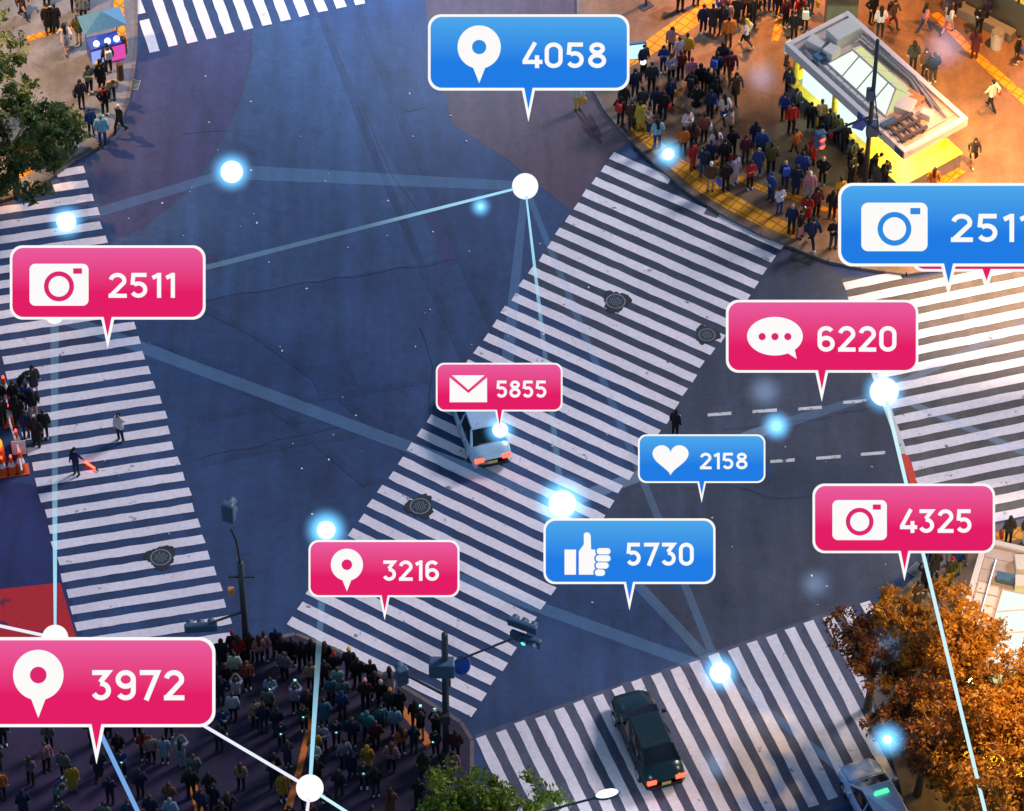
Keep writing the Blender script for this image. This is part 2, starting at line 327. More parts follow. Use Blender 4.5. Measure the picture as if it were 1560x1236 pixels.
# drain gratings along the kerbs
for k, (u, v, a) in enumerate(((1085, 325, -24), (205, 130, 80), (1395, 868, 50))):
    p = G(u, v); t = thing('drain_grating', 'small dark drain grating in the gutter %s' % ('below the plaza yellow strip', 'beside the upper corner bollards', 'above the orange tree')[k], 'drain', (p.x, p.y, 0.012), R(a))
    MB().box((0, 0, 0), (.62, .42, .024)).build('frame', 'steel_grey', t)
    g_ = MB()
    for i in range(7): g_.box((-.24 + i * .08, 0, .016), (.035, .34, .012))
    g_.build('bars', 'asphalt_dark', t)

def pavement(name, pts, m):
    p = [G(*q, PZ) for q in pts]
    b = MB().prism([tuple(q) for q in ccw(p)], PZ + 0.4)
    o = b.build(name, m); o['kind'] = 'structure'; return o
def kerb(pts, w=0.15):              # kerb stones butted along a pavement's edge, on the road side
    b = MB(); q = [G(*p, PZ) for p in pts]
    for a, c in zip(q, q[1:]):
        d = (c - a); n = Vector((-d.y, d.x, 0)).normalized() * w
        L = d.length; k = max(1, int(L / 0.9))
        for i in range(k):
            s, e = a + d * (i / k), a + d * ((i + 0.985) / k)
            b.prism([tuple(x + Vector((0, 0, 0.005))) for x in ccw([s, e, e + n, s + n])], PZ + 0.1)
    o = b.build('kerb', 'kerb_stone'); o['kind'] = 'structure'; return o
K_PLAZA = [(885, -160), (884, 20), (889, 80), (905, 130), (926, 168), (955, 203), (1002, 248), (1052, 290), (1105, 325), (1160, 354), (1212, 374), (1262, 394), (1310, 404), (1380, 414), (1460, 402), (1570, 378), (1760, 336)]
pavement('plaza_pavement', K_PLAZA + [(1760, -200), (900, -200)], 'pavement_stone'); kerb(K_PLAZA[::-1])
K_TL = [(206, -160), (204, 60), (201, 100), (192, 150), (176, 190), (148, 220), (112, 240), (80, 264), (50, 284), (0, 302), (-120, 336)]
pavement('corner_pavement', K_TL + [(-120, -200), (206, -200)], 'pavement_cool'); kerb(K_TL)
K_BL = [(-160, 990), (110, 996), (330, 990), (400, 978), (450, 968), (512, 992), (590, 1034), (655, 1074), (700, 1102), (716, 1128), (716, 1170), (705, 1250), (690, 1420)]
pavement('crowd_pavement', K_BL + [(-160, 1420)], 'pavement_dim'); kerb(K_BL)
K_BR = [(1760, 752), (1560, 790), (1490, 806), (1440, 838), (1388, 884), (1336, 934), (1314, 966), (1322, 1030), (1344, 1110), (1372, 1200), (1420, 1420)]
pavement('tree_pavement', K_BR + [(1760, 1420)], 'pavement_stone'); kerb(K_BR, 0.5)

# tactile paving and other painted bands (each sheet lies above its pavement)
def band(pts_a, pts_b, m, z=PZ + 0.006):
    b = MB(); A = [G(*p, z) for p in pts_a]; B_ = [G(*p, z) for p in pts_b]
    for i in range(len(A) - 1):
        b.poly([(q.x, q.y, z) for q in ccw([A[i], A[i + 1], B_[i + 1], B_[i]])])
    o = b.build('tactile_paving', m); o['kind'] = 'structure'; return o
TY = 'tactile_yellow'
band([(958, 196), (1006, 243), (1056, 286), (1106, 318), (1158, 344), (1212, 365)], [(978, 186), (1024, 232), (1070, 265), (1116, 296), (1164, 322), (1214, 346)], TY)
band([(1085, 252), (1125, 277), (1165, 293), (1210, 305), (1258, 323), (1330, 345)], [(1090, 243), (1128, 268), (1167, 285), (1211, 296), (1260, 314), (1332, 336)], TY)
band([(955, 105), (1012, 72), (1075, 30), (1130, -20)], [(945, 90), (990, 58), (1055, 12), (1100, -30)], TY)
band([(1175, 62), (1182, 30), (1184, -20)], [(1186, 62), (1196, 30), (1200, -20)], TY)
band([(1418, 22), (1480, 86), (1562, 162), (1660, 250)], [(1430, 18), (1488, 78), (1572, 150), (1670, 238)], TY)
band([(173, -20), (173, 40), (178, 76)], [(188, -20), (190, 40), (196, 74)], TY)
band([(40, 64), (100, 46), (150, 38)], [(40, 56), (100, 38), (150, 30)], TY)
band([(-40, 300), (0, 290), (66, 254)], [(-40, 288), (0, 276), (62, 244)], TY)
band([(1362, 934), (1392, 912), (1408, 900)], [(1366, 914), (1388, 894), (1402, 884)], TY)
band([(1508, 832), (1560, 820), (1640, 802)], [(1506, 814), (1560, 802), (1640, 784)], TY)
band([(1408, 278), (1452, 252)], [(1424, 292), (1472, 262)], TY)  # yellow patch on the paving beside the kiosk
band([(286, 1188), (298, 1240), (310, 1300)], [(298, 1186), (312, 1240), (326, 1300)], 'tactile_dim')  # streak of orange glow, painted as a strip on the paving
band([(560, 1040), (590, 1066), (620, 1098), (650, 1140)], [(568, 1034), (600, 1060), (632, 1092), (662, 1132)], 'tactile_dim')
band([(470, 1090), (452, 1170), (428, 1250)], [(480, 1090), (462, 1170), (440, 1250)], 'tactile_dim')  # another orange glow streak put into a painted strip

# crossings: stripes interpolated on the ground between surveyed ends
def lerp_ground(a, b, t): return G(*a) + (G(*b) - G(*a)) * t
def crossing(name, l0, l1, r0, r1, n0, n1, frac, skip=(), lo=None, cut=None):
    """stripe i runs from L(i) to R(i); l0,l1 are (index, u, v) surveyed ends"""
    b = MB()
    def P(a, c, i): return lerp_ground(a[1:], c[1:], (i - a[0]) / (c[0] - a[0]))
    rnd = random.Random(len(name))
    for i in range(n0, n1 + 1):
        if i in skip: continue
        A, B_, D, E_ = P(l0, l1, i), P(r0, r1, i), P(r0, r1, i + frac), P(l0, l1, i + frac)
        s, e = (cut or {}).get(i, (0, 1))
        A, B_, D, E_ = A.lerp(B_, s), A.lerp(B_, e), E_.lerp(D, e), E_.lerp(D, s)
        ax = (B_ - A).normalized(); ac = (E_ - A).normalized(); n = max(4, int((B_ - A).length / .45))
        top = [A.lerp(B_, k / n) + ac * rnd.gauss(0, .010) for k in range(n + 1)]; bot = [D.lerp(E_, k / n) + ac * rnd.gauss(0, .010) for k in range(n + 1)]
        j = [rnd.gauss(0, .035) for k in range(4)]; top[0] += ax * j[0]; bot[-1] += ax * (j[0] + j[1] * .4); top[-1] += ax * j[2]; bot[0] += ax * (j[2] + j[3] * .4)
        b.poly([(q.x, q.y, 0.018) for q in ccw(top + bot)])
    o = b.build(name, 'road_white'); o['kind'] = 'structure'; return o
crossing('diagonal_crossing', (0, 934, 232), (34, 444, 939), (1, 1196, 370.5), (34, 726, 1080), 0, 34, 0.54, cut={0: (0, 0.34)})
crossing('bus_lane_crossing', (12, 3, 544), (29, 113, 949), (0, 128, 253), (29, 341, 913), 0, 31, 0.53, cut={0: (0.78, 1), 1: (0.72, 1)})
crossing('lower_crossing', (0, 724.5, 1126), (19, 1281, 930), (0, 838, 1360), (14, 1261, 1219.5), 0, 20, 0.53)
crossing('far_crossing', (0, 228, 80), (9, 485, 21), (0, 170, -90), (9, 422, -140), 0, 15, 0.53, cut={0: (0, 0.27), 1: (0, 1)})
b_ = MB(); b_.poly([(q.x, q.y, 0.018) for q in ccw([G(200, 0), G(213, -3), G(222, 20), G(208, 23)])]); b_.build('crossing_block', 'road_white')['kind'] = 'structure'
crossing('plaza_crossing', (0, 1283, 431), (12, 1387, 705), (0, 1540, 379), (12, 1690, 643), 0, 16, 0.53, cut={0: (0, 0.33)})
b_ = MB()
for (u, v, w) in ((1030, 635, 14), (1096, 630, 36), (1165, 625, 37), (1234, 621, 36), (1302, 611, 35), (1192, 701, 37), (1262, 696, 37), (1330, 690, 37)):
    b_.poly([(q.x, q.y, 0.012) for q in ccw([G(u - w / 2, v + 0.5), G(u + w / 2, v - 2.5), G(u + w / 2, v + 2.5), G(u - w / 2, v + 5)])])
b_.build('lane_dash_marking', 'worn_white')['kind'] = 'structure'
sheet('stop_line', [[(1326, 566), (1338, 566), (1383, 692), (1371, 692)]], 0.012, 'worn_white')
sheet('stop_line', [[(1371, 692.5), (1383, 692.5), (1401, 742), (1388, 742)]], 0.012, 'stop_red')
# manholes with worn patches
def manhole(u, v, r, label):
    p = G(u, v); t = thing('manhole_cover', label, 'manhole cover', (p.x, p.y, 0.0), 0.3, 'manhole covers in the road')
    rnd = random.Random(int(u)); n = 40
    q = []
    for k in range(n):
        a = 2 * math.pi * k / n; rr = r * (1.35 + 0.22 * math.sin(3 * a + u) + rnd.uniform(-0.14, 0.16)); q.append((rr * math.cos(a), rr * math.sin(a), 0.022))
    MB().poly(q).build('worn_patch', 'asphalt_dark', t)
    b = MB().tube((0, 0, 0.0), (0, 0, 0.030), r, r, 32); b.build('cover', 'steel_dark', t)
    b = MB()
    for k in range(32):
        a, c = 2 * math.pi * k / 32, 2 * math.pi * (k + 1) / 32
        b.poly([(r * f * math.cos(x), r * f * math.sin(x), 0.034) for f, x in ((0.98, a), (0.98, c), (0.86, c), (0.86, a))])
    for k in range(-3, 4):
        for j in range(-3, 4):
            if k * k + j * j < 10: b.box((k * r * 0.2, j * r * 0.2, 0.032), (r * 0.1, r * 0.1, 0.008))
    b.build('rim', 'steel_grey', t)
manhole(938, 460, 0.42, 'round manhole cover in broken stripes between the comment and envelope bubbles')
manhole(640, 772, 0.42, 'dark manhole cover in the diagonal stripes above the 3216 bubble')
manhole(245, 850, 0.42, 'manhole cover on the bus lane crossing near the traffic signal pole')
manhole(1077, 511, 0.36, 'manhole cover half beside the 6220 comment bubble')
t = thing('utility_hatch', 'square dark hatch in the road at the plaza kerb corner', 'utility hatch', G(1224, 388), R(-20))
MB().box((0, 0, 0.012), (0.95, 0.95, 0.024)).build('lid', 'asphalt_dark', t); MB().box((0, 0, 0.028), (0.7, 0.7, 0.008)).build('inner_lid', 'steel_dark', t)
# scraps of paper blown about the road
b_ = MB(); rnd = random.Random(3)
for k in range(95):
    u, v = rnd.uniform(150, 900), rnd.uniform(100, 820)
    if k % 6 == 0: u, v = rnd.uniform(900, 1400), rnd.uniform(560, 940)
    p = G(u, v); s = rnd.uniform(0.02, 0.075); a = rnd.uniform(0, 3.1)
    c, n = math.cos(a) * s, math.sin(a) * s
    b_.poly([(p.x + c, p.y + n, 0.024), (p.x - n * .6, p.y + c * .6, 0.05), (p.x - c, p.y - n, 0.024), (p.x + n * .6, p.y - c * .6, 0.026)])
tag(b_.build('litter', 'paper'), 'tiny white scraps of paper scattered over the blue road', 'litter', None, 'stuff')

# ------------------------------------------------------------------ kiosk over the stair entrance
def kiosk(corner, eu, ev, LU, LV, label, second=False):
    """corner: world xy of the roof's origin corner; eu, ev: unit directions; LU, LV lengths. Roof on columns over a parapet."""
    t = thing('stair_kiosk', label, 'kiosk', (corner.x, corner.y, PZ), math.atan2(eu.y, eu.x))
    s = 1 if (eu.x * ev.y - eu.y * ev.x) > 0 else -1         # local y runs along s*ev
    def B(x0, x1, y0, y1, z0, z1): return ((x0 + x1) / 2, s * (y0 + y1) / 2, (z0 + z1) / 2), (x1 - x0, y1 - y0, z1 - z0)
    zt = 3.05 - PZ
    MB().box(*B(0, LU, 0, LV, zt - 0.42, zt - 0.16)).build('roof_slab', 'fascia', t, bevel=0.02)
    d = MB()
    for k in range(int(LU / 0.6)): d.box(*B(0.22 + k * 0.6, 0.22 + k * 0.6 + 0.57, 0.22, LV - 0.22, zt - 0.158, zt - 0.10))
    d.build('roof_deck', 'roof_panel', t)
    r = MB()
    r.box(*B(-0.03, LU + 0.03, -0.03, 0.2, zt - 0.45, zt + 0.02)); r.box(*B(-0.03, LU + 0.03, LV - 0.2, LV + 0.03, zt - 0.45, zt + 0.02))
    r.box(*B(-0.03, 0.2, 0.2, LV - 0.2, zt - 0.45, zt + 0.02)); r.box(*B(LU - 0.2, LU + 0.03, 0.2, LV - 0.2, zt - 0.45, zt + 0.02))
    r.build('roof_rim', 'roof_rim', t, bevel=0.015)
    # glazed lantern
    x0, x1, y0, y1 = LU * 0.24, LU * 0.73, LV * 0.22, LV * 0.76
    ym, zr, zb = (y0 + y1) / 2, zt + 0.62, zt - 0.08
    def L(x, y, z): return (x, s * y, z)
    n = 4; dx = (x1 - x0) / n
    sl = thing('skylight', None, None, (0, 0, 0)); sl.parent = t
    for side, (ya, mt) in enumerate(((y0, 'sky_panel'), (y1, 'sky_panel_yellow'))):
        g = MB()
        for k in range(n):
            xa, xb = x0 + k * dx + 0.04, x0 + (k + 1) * dx - 0.04
            ra, rb = max(xa, x0 + 0.55), min(xb, x1 - 0.55)
            g.poly([L(xa, ya, zb), L(xb, ya, zb), L(rb, ym + (ya - ym) * 0.06, zr - 0.03), L(ra, ym + (ya - ym) * 0.06, zr - 0.03)])
        g.build('glass_panel', mt, sl)
    for xa, xr in ((x0, x0 + 0.5), (x1, x1 - 0.5)): MB().poly([L(xa, y0 + 0.05, zb), L(xa, y1 - 0.05, zb), L(xr, ym, zr - 0.03)]).build('end_panel', 'sky_panel_yellow', sl)
    f = MB()
    f.tube(L(x0 + 0.5, ym, zr), L(x1 - 0.5, ym, zr), 0.035)
    for ya in (y0, y1):
        f.tube(L(x0, ya, zb), L(x1, ya, zb), 0.04)
        for k in range(n + 1):
            xa = x0 + k * dx; xr = min(max(xa, x0 + 0.5), x1 - 0.5); f.tube(L(xa, ya, zb), L(xr, ym, zr), 0.03)
        f.tube(L(x0 + 0.0, (ya + ym) / 2 + 0, (zb + zr) / 2 - 0.1), L(x0 + 0.0, (ya + ym) / 2, (zb + zr) / 2 - 0.09), 0.02)
    for xa in (x0, x1): f.tube(L(xa, y0, zb), L(xa, y1, zb), 0.04)
    f.build('glazing_bar', 'roof_rim', sl)
    # plant on the roof
    zd = zt - 0.10
    def unit(x, y, w, dp, h, m, name, rz=0.0):
        MB().box((x * LU, s * y * LV, zd + h / 2), (w, dp, h), rot=Matrix.Rotation(rz, 3, 'Z')).build(name, m, t, bevel=0.03)
    unit(0.14, 0.66, 0.8, 1.35, 0.62, 'unit_white', 'air_unit'); unit(0.10, 0.30, 0.75, 0.55, 0.35, 'unit_white', 'vent_box', 0.3)
    unit(0.19, 0.22, 0.4, 0.7, 0.28, 'unit_blue', 'fan_box'); unit(0.205, 0.34, 0.55, 0.6, 0.45, 'unit_white', 'vent_box', 0.2)
    unit(0.745, 0.50, 0.75, 0.8, 0.35, 'unit_white', 'vent_box', 0.5); unit(0.72, 0.66, 0.8, 0.7, 0.25, 'unit_orange', 'cover_box', 0.2)
    unit(0.86, 0.62, 0.5, 0.4, 0.35, 'unit_white', 'vent_box', 0.4); unit(0.79, 0.16, 0.35, 0.8, 0.2, 'unit_blue', 'fan_box')
    fr = MB()
    for k in range(3): fr.box((LU * (0.815 + 0.06 * k), s * LV * 0.27, zd + 0.22), (0.12, LV * 0.42, 0.16))
    for k in range(3): fr.box((LU * 0.875, s * LV * (0.10 + 0.16 * k), zd + 0.20), (LU * 0.15, 0.12, 0.12))
    fr.build('unit_frame', 'beam_dark', t)
    p = MB()
    for k, yy in enumerate((0.84, 0.88, 0.92)):
        p.path([L(LU * (0.2 + 0.1 * k), LV * yy, zd + 0.12), L(LU * 0.6, LV * (yy + 0.015), zd + 0.12), L(LU * (0.78 + 0.05 * k), LV * (yy - 0.10), zd + 0.12)], 0.05)
    p.path([L(LU * 0.64, LV * 0.86, zd + 0.1), L(LU * 0.94, LV * 0.80, zd + 0.1), L(LU * 0.94, LV * 0.42, zd + 0.1)], 0.045)
    p.path([L(LU * 0.10, LV * 0.12, zd + 0.1), L(LU * 0.72, LV * 0.12, zd + 0.1)], 0.05)
    p.build('pipe', 'duct', t)
    ld = MB()
    for yy in (0.80, 0.855): ld.tube(L(LU * 0.2, LV * yy, zd + 0.3), L(LU * 0.52, LV * yy, zd + 0.3), 0.03)
    for k in range(13): ld.tube(L(LU * (0.2 + 0.0262 * k), LV * 0.80, zd + 0.3), L(LU * (0.2 + 0.0262 * k), LV * 0.855, zd + 0.3), 0.022)
    ld.build('ladder', 'steel_grey', t)
    sk = MB()
    for k in range(9): sk.box(*B(LU * 0.23 + k * LU * 0.058, LU * 0.23 + k * LU * 0.058 + LU * 0.05, LV * 0.05, LV * 0.19, zd, zd + 0.035))
    sk.build('walkway', 'unit_white', t)
    # below: parapet, yellow landing, columns, glass and light
    ins = 0.05; hp = 0.92 - PZ
    w = MB()
    w.box(*B(ins, LU - ins, ins, ins + 0.3, 0, hp)); w.box(*B(ins, ins + 0.3, ins + 0.3, LV - ins, 0, hp)); w.box(*B(ins + 0.3, LU - ins, LV - ins - 0.3, LV - ins, 0, hp))
    w.box(*B(LU * 0.72, LU - ins, ins + 0.3, LV - ins - 0.3, 0, hp))
    w.build('parapet', 'kiosk_stone', t, bevel=0.02)
    c = MB()
    c.box(*B(ins - 0.04, LU - ins + 0.04, ins - 0.04, ins + 0.36, hp, hp + 0.06)); c.box(*B(ins - 0.04, ins + 0.36, ins + 0.36, LV - ins + 0.04, hp, hp + 0.06))
    c.box(*B(ins + 0.36, LU - ins + 0.04, LV - ins - 0.36, LV - ins + 0.04, hp, hp + 0.06)); c.box(*B(LU * 0.70, LU - ins + 0.04, ins + 0.36, LV - ins - 0.36, hp, hp + 0.06))
    c.build('landing', 'kiosk_yellow', t)
    st = MB()
    for k in range(8): st.box(*B(LU * 0.12 + k * 0.5, LU * 0.12 + k * 0.5 + 0.5, ins + 0.32, LV - ins - 0.32, 0, max(0.05, 0.6 - 0.07 * k)))
    st.build('stairs', 'kiosk_yellow', t)
    for (fx, fy) in ((0.06, 0.08), (0.06, 0.92), (0.40, 0.06), (0.70, 0.06), (0.90, 0.86), (0.52, 0.94)):
        MB().tube((fx * LU, s * fy * LV, hp), (fx * LU, s * fy * LV, zt - 0.43), 0.13, 0.13, 14).build('column', 'kiosk_yellow', t, smooth=False)
    g = MB()
    for k in range(4): g.box(*B(LU * (0.10 + 0.15 * k), LU * (0.10 + 0.15 * k) + LU * 0.14, LV * 0.12, LV * 0.12 + 0.05, hp + .06, zt - 0.55))
    g.build('lit_window', 'inside_light', t)
    fp = MB()
    for (f0, f1) in ((.10, .42), (.60, .9)): fp.box(*B(LU + 0.031, LU + 0.05, LV * f0, LV * f1, zt - .34, zt - .06))
    fp.build('fascia_panel', 'unit_white', t)
    MB().box(*B(LU * .93, LU * .995, -0.06, -0.031, zt - .40, zt - .04)).build('corner_plate', 'signal_blue', t)
    MB().box(*B(LU * 0.62, LU * 0.66, -0.06, -0.031, zt - 0.75, zt - 0.05)).build('sign_plate', 'sign_blue', t)
    for (fx, fy, e, col) in ((0.25, 0.16, 95, (0.7, 1, 0.85)), (0.5, 0.16, 95, (0.9, 1.0, 0.6)), (0.78, 0.5, 120, (1, 0.80, 0.2)), (0.90, 0.35, 110, (1, 0.75, 0.15)), (0.9, 0.8, 90, (1, 0.75, 0.15))):
        l = bpy.data.lights.new('ceiling_lamp', 'POINT'); l.energy = e * (0.6 if second else 1.6); l.color = col; l.shadow_soft_size = 0.25
        o = bpy.data.objects.new('ceiling_lamp', l); C.objects.link(o); o.parent = t; o.location = (fx * LU, s * fy * LV, zt - 0.75)
    return t
ZR = 3.05
a, b2, c2 = G(1197, 67, ZR), G(1378, 232, ZR), G(1289, 15, ZR)
eu = (b2 - a).normalized(); ev = (c2 - a); ev -= eu * ev.dot(eu); LVk = ev.length; ev.normalize()
K1 = kiosk(a, eu, ev, (b2 - a).length, LVk, 'white roofed stair entrance with glowing glazed skylight and yellow landing on the plaza')
a = G(1497, 826, ZR); ev = (G(1560, 840, ZR) - a).normalized(); eu = (G(1451, 946, ZR) - a); eu -= ev * eu.dot(ev); eu.normalize()
K2 = kiosk(a - eu * 0.2, eu, ev, 9.2, 5.6, 'pale roofed stair entrance half hidden behind the orange tree', True)

# kiosk neighbour: tall slim tower at the kiosk's far corner, and the lit shop at the frame corner
t = thing('sign_tower', 'slim square tower with pale lit top panels behind the kiosk roof', 'sign tower', G(1278, 62, PZ))
MB().box((0, 0, 2.35), (1.35, 1.0, 4.7)).build('shaft', 'facade', t, bevel=0.03)
MB().box((0.25, -0.52, 4.1), (0.8, 0.03, 0.9)).build('lit_panel', 'board_light', t); MB().box((-0.42, -0.52, 4.1), (0.3, 0.03, 0.9)).build('lit_panel', 'unit_white', t)
p0, p1 = G(1452, 8, PZ), G(1600, 84, PZ)
d = (p1 - p0); L_ = d.length
t = thing('shop_front', 'dark shop front with glowing yellow windows at the plaza edge', 'shop', p0, math.atan2(d.y, d.x))
MB().box((L_ / 2 - 1, 2.05, 2.2), (L_ + 2, 4.0, 4.4)).build('wall', 'facade', t)
for k in range(5):
    w_ = MB().box((0.6 + k * 1.05, 0.03, 2.9), (0.96, 0.05, 1.7)).build('window', 'window_yellow', t)
    MB().box((0.6 + k * 1.05 + 0.5, 0.0, 2.9), (0.06, 0.1, 1.8)).build('mullion', 'steel_dark', w_)
MB().box((L_ / 2 - 1, -0.25, 0.25), (L_ * 0.7, 0.45, 0.5)).build('bench_plinth', 'kiosk_stone', t, bevel=0.03)
MB().box((L_ / 2 - 1, -0.30, 3.95), (L_ + 2.1, 0.7, 0.12)).build('awning', 'steel_dark', t)

# ------------------------------------------------------------------ traffic signals and poles
def signal_head(parent, c, yaw, lit, horizontal=True, name='signal_head', sc_=1.0):
    h = bpy.data.objects.new(name, None); C.objects.link(h); h.parent = parent; h.location = c; h.rotation_euler = (0, 0, yaw); h.scale = (sc_,) * 3
    sz = (1.25, 0.22, 0.42) if horizontal else (0.36, 0.24, 0.72)
    MB().box((0, 0, 0), sz).build('housing', 'signal_blue', h, bevel=0.06)
    pos = [(-0.4, 0), (0, 0), (0.4, 0)] if horizontal else [(0, 0.17), (0, -0.17)]
    if not horizontal and lit and lit[0] == 'v3': pos = [(0, 0.22), (0, 0), (0, -0.22)]; lit = lit[1:]
    for k, (x, z) in enumerate(pos):
        on = dict(lit).get(k) if lit else None
        m = MB().tube((x, -0.112, z), (x, -0.125, z), 0.13, 0.13, 16); m = m.ball((x, -0.12, z), 0.125, 16, 8, sc=(1, 1.3 if on else .5, 1)); m.build('lens', on or 'lens_off', h, smooth=True)
        v = MB()
        for q in range(9):
            a0, a1 = math.pi * q / 9, math.pi * (q + 1) / 9
            v.add([(x + 0.15 * math.cos(a0), -0.11, z + 0.15 * math.sin(a0)), (x + 0.15 * math.cos(a1), -0.11, z + 0.15 * math.sin(a1)),
                   (x + 0.15 * math.cos(a1), -0.30, z + 0.15 * math.sin(a1)), (x + 0.15 * math.cos(a0), -0.30, z + 0.15 * math.sin(a0))], [(0, 1, 2, 3)])
        v.build('visor', 'signal_blue', h)
    return h
def local(t, p): return t.matrix_world.inverted() @ p if False else Vector(p) - Vector(t.location)
# pole in front of the diagonal crossing
base = G(680, 1152, PZ)
t = thing('signal_pole', 'dark signal pole with long arm and green light over the lower crossing', 'traffic signal', base)
z0 = base.z
MB().tube((0, 0, 0), (0, 0, 0.35), 0.24, 0.2).build('base', 'steel_dark', t)
MB().tube((0, 0, 0.35), (0, 0, 7.4), 0.14, 0.12, 14).build('pole', 'steel_dark', t, smooth=True)
e = local(t, G(786, 971, z0 + 6.1)); e2 = local(t, G(800, 966, z0 + 6.15))
MB().path([Vector((0, 0, 5.55)), e, e2], 0.045).build('arm', 'steel_dark', t)
signal_head(t, local(t, G(801, 974, z0 + 5.9)), R(-25), [(1, 'green_light')], sc_=1.0)
signal_head(t, local(t, G(796, 953, z0 + 6.3)), R(155), None, sc_=0.95)
MB().box((-0.12, -0.1, 5.55), (0.95, 0.5, 0.75)).build('control_box', 'signal_blue', t, bevel=0.05)
sp_ = local(t, G(705, 1014, z0 + 5.3)); MB().tube(sp_, sp_ + Vector((-0.035, -0.025, 0.045)), 0.36, 0.36, 24).build('round_sign', 'sign_blue', t)
e = local(t, G(622, 1030, z0 + 3.9))
MB().path([Vector((0, 0, 3.75)), e], 0.06).build('crossing_arm', 'steel_dark', t)
signal_head(t, local(t, G(613, 1030, z0 + 3.8)), R(205), None, False, 'crossing_signal', 1.25)
b_ = MB(); b_.box((0, -0.2, 2.6), (0.35, 0.25, 0.5)); b_.box((0.05, 0.18, 4.4), (0.3, 0.25, 0.4)); b_.build('junction_box', 'steel_dark', t, bevel=0.02)
# pole at the end of the bus lane crossing
base = G(376, 1000, PZ); z0 = base.z
t = thing('signal_pole', 'dark signal pole with cross bar at the end of the bus lane crossing', 'traffic signal', base)
MB().tube((0, 0, 0), (0, 0, 0.35), 0.22, 0.18).build('base', 'steel_dark', t)
MB().tube((0, 0, 0.35), (0, 0, 5.7), 0.14, 0.12, 14).build('pole', 'steel_dark', t, smooth=True)
MB().path([Vector((0, 0, 5.6)), Vector((-0.1, 0.05, 6.9)), local(t, G(352, 806, z0 + 7.6))], 0.05).build('mast', 'steel_dark', t)
signal_head(t, local(t, G(348, 780, z0 + 8.2)), R(160), None, False, sc_=1.35)
MB().box((0, 0, 4.85), (1.0, 0.07, 0.07)).build('cross_bar', 'steel_dark', t); MB().box((-0.42, -0.1, 4.1), (0.25, 0.22, 0.32)).build('button_box', 'unit_orange', t, bevel=0.03)
MB().path([Vector((0, 0, 2.75)), local(t, G(318, 950, z0 + 3.0))], 0.05).build('arm', 'steel_dark', t)
signal_head(t, local(t, G(306, 956, z0 + 2.7)), R(185), None, sc_=1.0)
# tall pole by the kiosk
base = G(1317, 288, PZ); z0 = base.z
t = thing('signal_pole', 'tall dark pole with red signal on a braced arm before the kiosk', 'traffic signal', base)
MB().tube((0, 0, 0), (0, 0, 0.4), 0.24, 0.2).build('base', 'steel_dark', t)
MB().tube((0, 0, 0.4), (0, 0, 8.7), 0.12, 0.075, 14).build('pole', 'steel_dark', t, smooth=True)
e = local(t, G(1250, 206, z0 + 3.9))
MB().path([Vector((0, 0, 4.3)), e], 0.055).build('arm', 'steel_dark', t)
MB().path([Vector((0, 0, 6.2)), local(t, G(1339, 205, z0 + 4.0))], 0.03).build('brace', 'steel_dark', t)
MB().path([Vector((-0.3, 0, 4.15)), local(t, G(1343, 206, z0 + 3.6))], 0.04).build('cross_bar', 'steel_dark', t)
signal_head(t, local(t, G(1249, 212, z0 + 3.7)), R(20), [(0, 'red_light'), (1, 'red_light')], False, sc_=1.25)
MB().box((0.1, 0, 3.6), (0.5, 0.4, 0.7)).build('control_box', 'signal_blue', t, bevel=0.05); MB().box((-0.1, 0, 5.6), (0.35, 0.3, 0.6)).build('control_box', 'signal_blue', t, bevel=0.05)
MB().box((-0.45, -0.1, 3.9), (0.5, 0.06, 0.5), rot=Matrix.Rotation(0.4, 3, 'Y')).build('sign_plate', 'sign_blue', t)

# lamp posts: added to light plaza and road, except the white head over the lower crossing
def street_lamp(px, h, label, watts, col, arm=(0, 0), z_at=None, spot=1.7, glow='lamp_warm', loc=None):
    p = G(*px, PZ) if loc is None else loc
    t = thing('street_lamp', label, 'street lamp', p, 0.0, 'street lamps round the crossing')
    MB().tube((0, 0, 0), (0, 0, 0.5), 0.2, 0.14).build('base', 'steel_dark', t)
    MB().tube((0, 0, 0.5), (0, 0, h), 0.10, 0.07, 12).build('pole', 'steel_dark', t, smooth=True)
    hx = Vector((arm[0], arm[1], h + 0.1))
    MB().path([Vector((0, 0, h - 0.05)), hx], 0.045).build('arm', 'steel_dark', t)
    hd = bpy.data.objects.new('lamp_head', None); C.objects.link(hd); hd.parent = t; hd.location = hx
    hd.rotation_euler = (0, 0, math.atan2(arm[1], arm[0]) if any(arm) else 0)
    MB().ball((0.3, 0, 0.03), 0.5, 16, 8, sc=(1.0, 0.42, 0.25)).build('shade', 'signal_blue', hd, smooth=True)
    top = glow == 'white_light'            # this one's lens is domed and shows from above
    MB().ball((0.3, 0, 0.09 if top else -0.06), 0.42 if top else 0.36, 16, 8, sc=(1.0, 0.42, 0.26)).build('bulb', glow, hd, smooth=True)
    l = bpy.data.lights.new('lamp_light', 'SPOT'); l.energy = watts * DIM; l.color = col; l.spot_size = spot; l.spot_blend = 0.8; l.shadow_soft_size = 0.35
    o = bpy.data.objects.new('lamp_light', l); C.objects.link(o); o.parent = hd; o.location = (0.3, 0, -0.3)
    return t
WARM = (1.0, 0.38, 0.08)
street_lamp((1120, -70), 10, 'added street lamp lighting the far end of the plaza crowd', 9500, WARM, (0.6, -1.0))
street_lamp((1360, -110), 10, 'added street lamp beyond the kiosk tower', 5500, WARM, (0.2, -1.2))
street_lamp((1625, 130), 10, 'added street lamp beside the shop front corner', 8500, WARM, (-1.2, 0))
street_lamp((1625, 330), 10, 'added street lamp at the plaza kerb by the plaza crossing', 14000, (1.0, 0.45, 0.13), (-1.4, 0.3))
